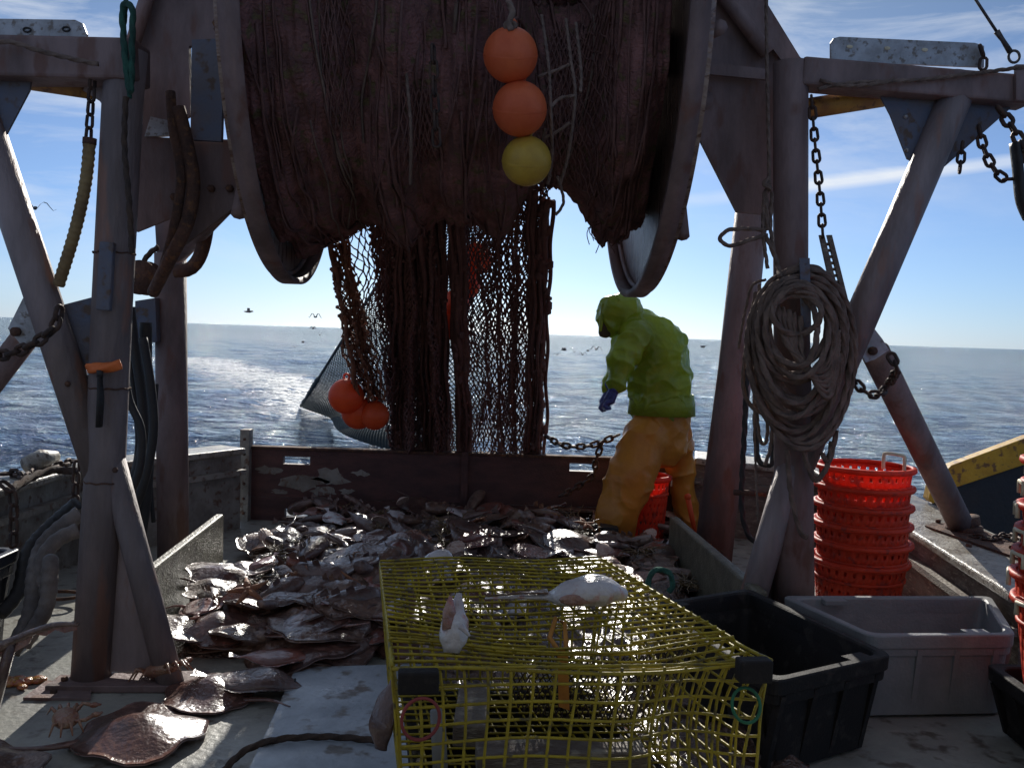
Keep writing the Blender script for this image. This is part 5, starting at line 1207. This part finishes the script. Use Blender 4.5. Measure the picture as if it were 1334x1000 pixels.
m = MB(); m.rope(pix([(998, 308, Y), (1006, 325, Y), (1013, 345, Y), (1016, 360, Y-.1)]), .010); m.build('strand', 'rope', r)
rope('light rope lashed along the top beam of the right gallows', pix([(1066, 116, 4.21), (1100, 109, 4.21), (1155, 106, 4.19), (1200, 104, 4.20), (1260, 97, 4.20), (1345, 86, 4.20)]), .0085)
rope('second light rope twisted round the first under the right bracket', pix([(1068, 104, 4.21), (1100, 112, 4.20), (1152, 108, 4.18), (1164, 102, 4.19)]), .008)
rope('frayed light rope crossing the left top beam', pix([(-20, 56, 3.5), (14, 55, 3.5), (50, 66, 3.5), (90, 76, 3.5), (128, 84, 3.5)]), .0085)
rope('green line hanging down the left gallows post', pix([(165, -10, 3.52), (163, 20, 3.52), (160, 55, 3.53), (166, 110, 3.54), (170, 128, 3.54)]), .008, 'ropeg')
rope('thick green loop knotted over the left gallows post', pix([(160, 10, 3.5), (172, 12, 3.48), (172, 60, 3.5), (170, 120, 3.52), (162, 60, 3.5)]), .011, 'ropeg', closed=True)
rope('brown fuzzy line hanging down the left gallows post', pix([(164, 126, 3.52), (162, 190, 3.53), (168, 260, 3.53), (172, 330, 3.53)]), .010, 'roped')
# big coil on the right post
def coil():
    r = thing('rope_coil', P(1040, 470, 4.01), 'big coil of tan rope hung over the hook bar on the right gallows post', 'rope coil'); rs = random.Random(5)
    for k in range(17):
        q = k/16; top_ = 348+34*q+rs.uniform(-4, 6); bot = 585-120*q*rs.uniform(.7, 1.25); xl = 975+30*q+rs.uniform(-6, 8); xr = 1106-34*q+rs.uniform(-8, 6); cx = (xl+xr)/2+rs.uniform(-5, 5); Yc = 4.13-.17*q-rs.uniform(0, .02)
        pts = [P(cx+(xr-xl)/2*math.cos(a)*(1-.10*math.sin(a)), (top_+bot)/2+(bot-top_)/2*math.sin(a)*(1+.0), Yc+.03*math.cos(a*2+k)) for a in [2*PI*i/18 for i in range(18)]]
        m = MB(); m.rope(pts, .0125, True); m.build('turn', 'rope', r)
    m = MB()
    for k in range(7):
        a = rs.uniform(0, 1); pts = pix([(1010+40*a, 395+20*a, 3.99), (1020+30*a, 440+30*a, 3.97), (1050+10*a, 475+20*a, 3.96), (1078, 470+8*k, 3.98), (1092, 430+6*k, 4.01)]); m.rope(pts, .012)
    m.build('inner_turns', 'rope', r)
    for k, pts in enumerate(([(1026, 585, 4.13), (1030, 640, 4.13), (1042, 690, 4.13), (1052, 700, 4.13)], [(1084, 575, 4.15), (1076, 610, 4.15), (1062, 625, 4.15), (1050, 600, 4.15), (1046, 575, 4.15)], [(1090, 560, 4.15), (1080, 600, 4.15), (1070, 590, 4.15)])):
        m = MB(); m.rope(pix(pts), .0115); m.build('loose_end', 'rope', r)
coil()
# slacker thin lines left of the coil
GL = 'thin lines hanging between the right posts'
for k, (lb_, pts, rr) in enumerate((
 ('thin light line looping furthest left with a frayed end beside the rope coil', [(998, 364, 4.20), (980, 372, 4.20), (972, 400, 4.20), (966, 430, 4.20), (962, 454, 4.20)], .006),
 ('thin line in a long hairpin reaching down beside the coil', [(990, 370, 4.21), (984, 420, 4.21), (982, 480, 4.21), (988, 560, 4.21), (994, 578, 4.21), (1000, 560, 4.21), (997, 470, 4.21), (1000, 380, 4.21)], .008),
 ('wide slack bight of rope swinging under the left side of the coil', [(985, 380, 4.19), (974, 440, 4.19), (968, 500, 4.19), (980, 530, 4.19), (1010, 542, 4.19), (1050, 530, 4.17)], .009),
 ('thin straight line falling to the bulwark behind the brace', [(978, 440, 4.25), (982, 520, 4.25), (984, 600, 4.25), (988, 680, 4.25)], .005),
 ('thin line hanging close against the right post', [(1004, 370, 4.19), (1002, 440, 4.19), (1006, 520, 4.19), (1004, 580, 4.19), (996, 606, 4.19)], .008))):
    rope(lb_, pix(pts), rr, group=GL)
rope('dark cable hanging down to a cross bar near the right bulwark', pix([(973, 480, 5.0), (970, 560, 5.0), (966, 650, 5.0), (972, 690, 5.0), (984, 705, 5.0), (996, 700, 5.0)]), .014, 'black')
rope('dark cable bending up under the coil beside the right post', pix([(984, 500, 4.6), (986, 590, 4.6), (998, 605, 4.6), (1008, 590, 4.6), (1008, 480, 4.6)]), .013, 'black')
m = MB(); m.tube([P(956, 641, 5.0), P(998, 643, 5.0)], .016, 12); tag(m.build('cross_bar', 'rust'), 'short dark steel bar across the cables behind the right post', 'bar')
# black hoses behind the left post
for k, (lb_, pts, rr) in enumerate((
 ('black hose bowing down the left post nearest the sea', [(170, 400, 5.0), (175, 450, 5.0), (185, 520, 5.0), (186, 580, 5.0), (170, 640, 5.0), (160, 690, 5.0)], .026),
 ('thick black hose hanging from the stub channel beside the rear post', [(190, 420, 5.1), (190, 480, 5.1), (193, 560, 5.1), (190, 640, 5.1), (182, 700, 5.1)], .034),
 ('thin black hose crossing behind the left post', [(164, 420, 5.2), (172, 490, 5.2), (180, 560, 5.2), (178, 600, 5.2), (168, 640, 5.2)], .018),
 ('black hose sagging in a wide curve left of the rear reel post', [(160, 470, 4.6), (168, 520, 4.6), (184, 560, 4.6), (182, 610, 4.6), (166, 650, 4.6)], .02),
 ('black hose doubled back behind the left post', [(186, 440, 4.9), (196, 500, 4.9), (200, 560, 4.9), (190, 620, 4.9), (176, 660, 4.9)], .024),
 ('thin black hose close to the rear reel post', [(204, 500, 5.2), (200, 560, 5.2), (196, 620, 5.2), (200, 680, 5.2)], .012),
 ('bent dark hydraulic pipe looping off the reel support', [(268, 240, 4.9), (270, 290, 4.9), (262, 330, 4.9), (248, 350, 4.9), (228, 353, 4.9)], .036),
 ('dark hydraulic hose running down across the reel support plate', [(232, 140, 3.85), (244, 190, 3.85), (252, 240, 3.85), (244, 290, 3.85), (220, 340, 3.90), (200, 380, 4.2)], .028),
 ('second dark hose draped over the plate beside the reel flange', [(222, 120, 3.86), (226, 170, 3.84), (236, 230, 3.84), (226, 300, 3.86), (212, 350, 4.0)], .02))):
    m = MB(); m.tube(resample(pix(pts), .03), rr, 14); tag(m.build('hose', 'black' if k < 6 else 'rust'), lb_, 'hose', 'hoses round the left posts')
# ochre sheathed chain hangers
m = MB(); m.chain(pix([(121, 98, 3.60), (118, 140, 3.60), (115, 184, 3.60)]), .058, .0065, .034); tag(m.build('chain', 'chain'), 'short chain hanging from the left top beam above the ochre hose', 'chain')
r = thing('sheathed_hanger', P(95, 330, 3.6), 'ochre ribbed hose sheath hanging from the left chain and bowing to the brace', 'hose')
pts = resample(pix([(117, 180, 3.60), (112, 235, 3.60), (98, 300, 3.6), (76, 372, 3.62)]), .006); m = MB(); m.tube(pts, [.0225+.0016*math.sin(i*1.6) for i in range(len(pts))], 16); m.build('sheath', 'hose', r)
m = MB(); m.tube(pts[:5], .026, 14); m.build('end_clamp', 'rust', r)
m = MB(); m.chain(pix([(1057, 126, 4.20), (1062, 190, 4.20), (1068, 250, 4.20), (1072, 308, 4.20)]), .062, .0068, .036); tag(m.build('chain', 'chain'), 'long chain hanging from the right top beam to the slotted bar', 'chain')
r = thing('slotted_bar', P(1092, 380, 4.21), 'pale slotted bar hanging from the long chain behind the rope coil', 'bar')
m = MB()
for (x0, x1) in ((1068, 1074), (1078, 1084)): m.prism([P(x0, 306, 4.21), P(x1, 306, 4.21), P(x1+24, 402, 4.21), P(x0+24+(-3 if x0 < 1070 else 0), 402, 4.21)], (0, .02, 0))
m.build('rail', 'wood', r); m = MB()
for k in range(11): t = k/10; m.prism([P(1072+23*t, 316+82*t, 4.22), P(1081+23*t, 316+82*t, 4.22), P(1082+23*t, 320+82*t, 4.22), P(1073+23*t, 320+82*t, 4.22)], (0, .008, 0))
m.build('rungs', 'wood', r)
m = MB(); m.chain(pix([(1090, 440, 4.21), (1106, 465, 4.21), (1112, 492, 4.21), (1126, 510, 4.21), (1144, 514, 4.23), (1158, 500, 4.30), (1168, 480, 4.0), (1160, 462, 4.0)]), .062, .0078, .040); tag(m.build('chain', 'chain'), 'chain slung under the lug of the right stay pipe', 'chain')
m = MB(); m.chain(pix([(1254, 186, 4.25), (1252, 205, 4.25), (1250, 224, 4.25)]), .058, .007, .038); tag(m.build('chain', 'chain'), 'two-link chain end dangling under the right gusset', 'chain')
m = MB(); m.chain(pix([(1275, 165, 4.25), (1282, 195, 4.25), (1296, 222, 4.25), (1310, 234, 4.25), (1335, 230, 4.25)]), .062, .0078, .042); tag(m.build('chain', 'chain'), 'chain looping out to the right edge from the gusset', 'chain')
m = MB(); m.chain(pix([(1276, 58, 4.21), (1282, 76, 4.21), (1280, 92, 4.21)]), .058, .007, .038); tag(m.build('chain', 'chain'), 'short chain hooked over the end of the right angle bracket', 'chain')
m = MB(); m.chain(pix([(1300, 140, 4.21), (1318, 165, 4.21), (1332, 190, 4.19), (1342, 210, 4.19)]), .062, .010, .05); tag(m.build('chain', 'chain'), 'heavy dark chain beside the hook at the right edge', 'chain')
m = MB(); m.chain(pix([(78, 400, 3.45), (72, 425, 3.44), (56, 440, 3.44), (36, 452, 3.44), (10, 462, 3.46), (-14, 462, 3.48)]), .055, .009, .042); tag(m.build('chain', 'chain'), 'heavy chain wrapped round the left diagonal brace', 'chain')
m = MB(); m.tube(resample(pix([(1322, 186, 4.21), (1326, 220, 4.21), (1330, 260, 4.21), (1340, 285, 4.21)]), .02), .038, 12, flat=.5); tag(m.build('steel_hook', 'black'), 'dark steel hook hanging at the right edge', 'hook')
# wire stay with shackle at top right
r = thing('wire_stay', P(1320, 80, 4.15), 'steel wire stay with a socket and ring coming down to the right beam end', 'wire stay')
m = MB(); m.tube(pix([(1262, -14, 4.15), (1300, 44, 4.15)]), .0065, 8); m.build('wire', 'wire', r); m = MB(); m.tube(pix([(1298, 41, 4.15), (1306, 52, 4.15), (1316, 68, 4.15)]), [.014, .010, .013], 10); m.build('socket', 'wire', r)
m = MB(); c = P(1321, 74, 4.15); m.tube([c+V((.024*math.cos(a), 0, .026*math.sin(a))) for a in [2*PI*k/18 for k in range(18)]], .006, 8, True, up=V((0, 1, 0))); m.build('ring', 'wire', r)
m = MB(); plate(m, [(1324, 84), (1345, 84), (1345, 132), (1324, 130)], 4.2, .02); m.build('end_plate', 'steel2', r)
# black sheath on left post
r = thing('knife_sheath', P(130, 555, 3.54), 'black sheathed knife tied under the orange tape on the left post', 'knife'); m = MB(); m.tube(pix([(130, 490, 3.54), (131, 520, 3.54), (129, 556, 3.54)]), [.018, .026, .024], 14, flat=.4); m.build('sheath', 'black', r); m = MB(); m.tube(pix([(130, 492, 3.54), (130, 482, 3.54)]), .012, 10); m.build('hilt', 'black', r)
# chains and gear along the left cap rail
m = MB(); m.chain([G(2, 622, .58)+V((0, 0, .02)), G(20, 616, .6), G(34, 622, .6), G(50, 612, .6), G(80, 605, .6), G(96, 600, .6)], .075, .010, .05); tag(m.build('chain', 'chain'), 'rusty chain lying along the left cap rail', 'chain')
m = MB(); m.chain(pix([(2, 628, 3.9), (16, 640, 3.9), (18, 675, 3.9), (17, 712, 3.9)]), .07, .008, .045); tag(m.build('chain', 'chain'), 'chain hanging inside the left bulwark at the far left', 'chain')
m = MB(); m.chain(pix([(100, 600, 4.6), (99, 625, 4.6), (98, 660, 4.6)]), .065, .008, .045); tag(m.build('chain', 'chain'), 'chain hanging inside the left bulwark beside the gallows post', 'chain')
m = MB(); a = G(35, 606, .63); b = G(74, 594, .66); m.tube([a, (a+b)/2+V((0, 0, .012)), b], [.05, .055, .03], 14); tag(m.build('bark_log', 'caprail'), 'pale worn roller bar lying on the left cap rail', 'bar')
m = MB(); m.rope([G(10, 640, .6), G(40, 622, .62), G(70, 612, .63), G(100, 614, .62)], .02); tag(m.build('rope', 'roped'), 'dark rope bundle lying along the left cap rail', 'rope')
m = MB(); m.chain([G(1266, 697, .44), G(1290, 702, .445), G(1312, 697, .45), G(1334, 708, .45)], .06, .007, .04); tag(m.build('chain', 'chain'), 'thin rusty chain lying on the right cap rail by the stay foot', 'chain')
# hoses heaped at the left
for k, (lb_, pts, rr, m_) in enumerate((
 ('thick ribbed grey hose arching beside the left gallows foot', [(105, 668, 4.1), (76, 690, 4.05), (56, 712, 4.0), (46, 745, 3.9), (40, 800, 3.8), (14, 850, 3.7)], .036, 'hoseg'),
 ('ribbed grey hose looped just in front of the arching one', [(102, 690, 4.0), (72, 705, 3.95), (54, 735, 3.9), (60, 775, 3.85), (66, 730, 3.8), (60, 790, 3.75), (30, 840, 3.7)], .032, 'hoseg'),
 ('darker hose at the back of the pile by the left tote', [(100, 655, 4.2), (60, 690, 4.2), (36, 720, 4.1), (24, 770, 4.0), (0, 800, 3.9)], .03, 'black'))):
    p = resample(pix(pts), .008)
    for q in p: q.z = max(q.z, rr)
    m = MB(); m.tube(p, [rr*(1+.05*math.sin(i*1.1)) for i in range(len(p))], 14); tag(m.build('hose', m_), lb_, 'hose', 'hoses heaped by the left gallows foot')
m = MB(); m.tube([G(78, 775, .05)+V((.10*math.cos(a), .07*math.sin(a), 0)) for a in [2*PI*k/24 for k in range(24)]], .009, 8, True); tag(m.build('iron_ring', 'rust'), 'dark iron ring lying on the deck behind the left gallows foot', 'ring')
m = MB(); m.rope([G(860, 768, .42)+V((.05*math.cos(a), 0, .055*math.sin(a)+.03)) for a in [PI*(-.25+1.5*k/9) for k in range(10)]], .011); tag(m.build('rope_becket', 'ropeg'), 'dark green rope loop sticking up between the trap and the black tote', 'rope')
# trawl door outboard right
r = thing('trawl_door', P(1290, 660, 5.75), 'black and yellow steel trawl door hung outside the right bulwark', 'trawl door')
m = MB(); plate(m, [(1210, 650), (1214, 634), (1240, 606), (1345, 567), (1345, 602), (1248, 634), (1216, 656)], 5.75, .09); m.build('yellow_edge', 'yellow', r, bevel=.006)
m = MB(); plate(m, [(1208, 668), (1216, 656), (1248, 634), (1345, 602), (1345, 730), (1260, 740)], 5.78, .06); m.build('door_plate', 'black', r)
# ------------------------------------------------------------------ GULLS
def gull(px, py, Y, s, rz, up_, label):
    c = P(px, py, Y); r = thing('gull', c, label, 'gull', 'gulls flying round the stern')
    m = MB(); R = Matrix.Rotation(rz, 3, 'Z'); w = s
    m.tube([c+R@V((x*w, 0, z*w)) for x, z in ((.24, .02), (.18, .03), (.05, 0), (-.12, .0), (-.25, .01))], [.01*w, .035*w, .06*w, .045*w, .01*w], 10); m.build('body', 'gull', r)
    for sd in (-1, 1):
        m = MB(); n = 7; top_ = []
        for k in range(n):
            t = k/(n-1); y = sd*(.05+.55*t)*w; z = (up_*math.sin(PI*min(1, t*1.3))*.22-.05*t*t*up_)*w if t < .9 else (up_*.02)*w; ch = (.13*(1-t**2)+.01)*w; top_.append((V((.06*w-.10*t*t*w, y, z)), ch))
        a = [c+R@p for p, ch in top_]; b = [c+R@(p-V((ch, 0, 0))) for p, ch in top_]
        vs = a+b; vs = vs+[v-V((0, 0, .008*w)) for v in vs]; fs = [[k, k+1, n+k+1, n+k] for k in range(n-1)]+[[2*n+k, 3*n+k, 3*n+k+1, 2*n+k+1] for k in range(n-1)]+[[k, 2*n+k, 2*n+k+1, k+1] for k in range(n-1)]+[[n+k, n+k+1, 3*n+k+1, 3*n+k] for k in range(n-1)]
        m.add(vs, fs, True); m.build('wing', 'gull', r)
    return r
for a in ((46, 271, 22, .75, 2.2, 1.0, 'dark gull flapping high in the gap left of the gallows post'), (324, 406, 48, 1.0, .3, .9, 'gull gliding just above the horizon left of the net'), (411, 413, 55, .8, 1.2, 1.3, 'small gull just left of the hanging net above the horizon'),
          (417, 436, 60, .8, 1.8, 1.6, 'gull low over the water beside the orange net'), (395, 446, 70, .6, .5, 1, 'tiny gull low over the water left of the net'), (268, 318, 30, .4, 1.0, 1.2, 'small bird right of the bent pipe on the left'), (735, 456, 70, .9, .3, 1, 'gull low over the glitter left of the fisherman, farthest left'),
          (748, 458, 66, .8, 1.4, 1.3, 'gull low over the glitter between two others by the fisherman'), (777, 455, 66, .9, 1.0, 1.2, 'gull low over the glitter nearest the fisherman'), (766, 457, 80, .6, .2, .9, 'tiny gull low over the glitter behind the others'), (916, 451, 60, .8, .1, -.5, 'gull gliding low between the fisherman and the right posts'), (726, 462, 75, .7, 1.1, 1.0, 'tiny gull low over the water just right of the hanging net'), (759, 462, 60, .6, 2.0, 1.3, 'tiny gull skimming below the others by the fisherman'), (408, 428, 62, .6, .9, 1.2, 'tiny gull between the horizon and the lower gull left of the net'), (384, 452, 75, .6, 1.9, 1.0, 'tiny gull lowest over the water left of the net')):
    gull(*a)
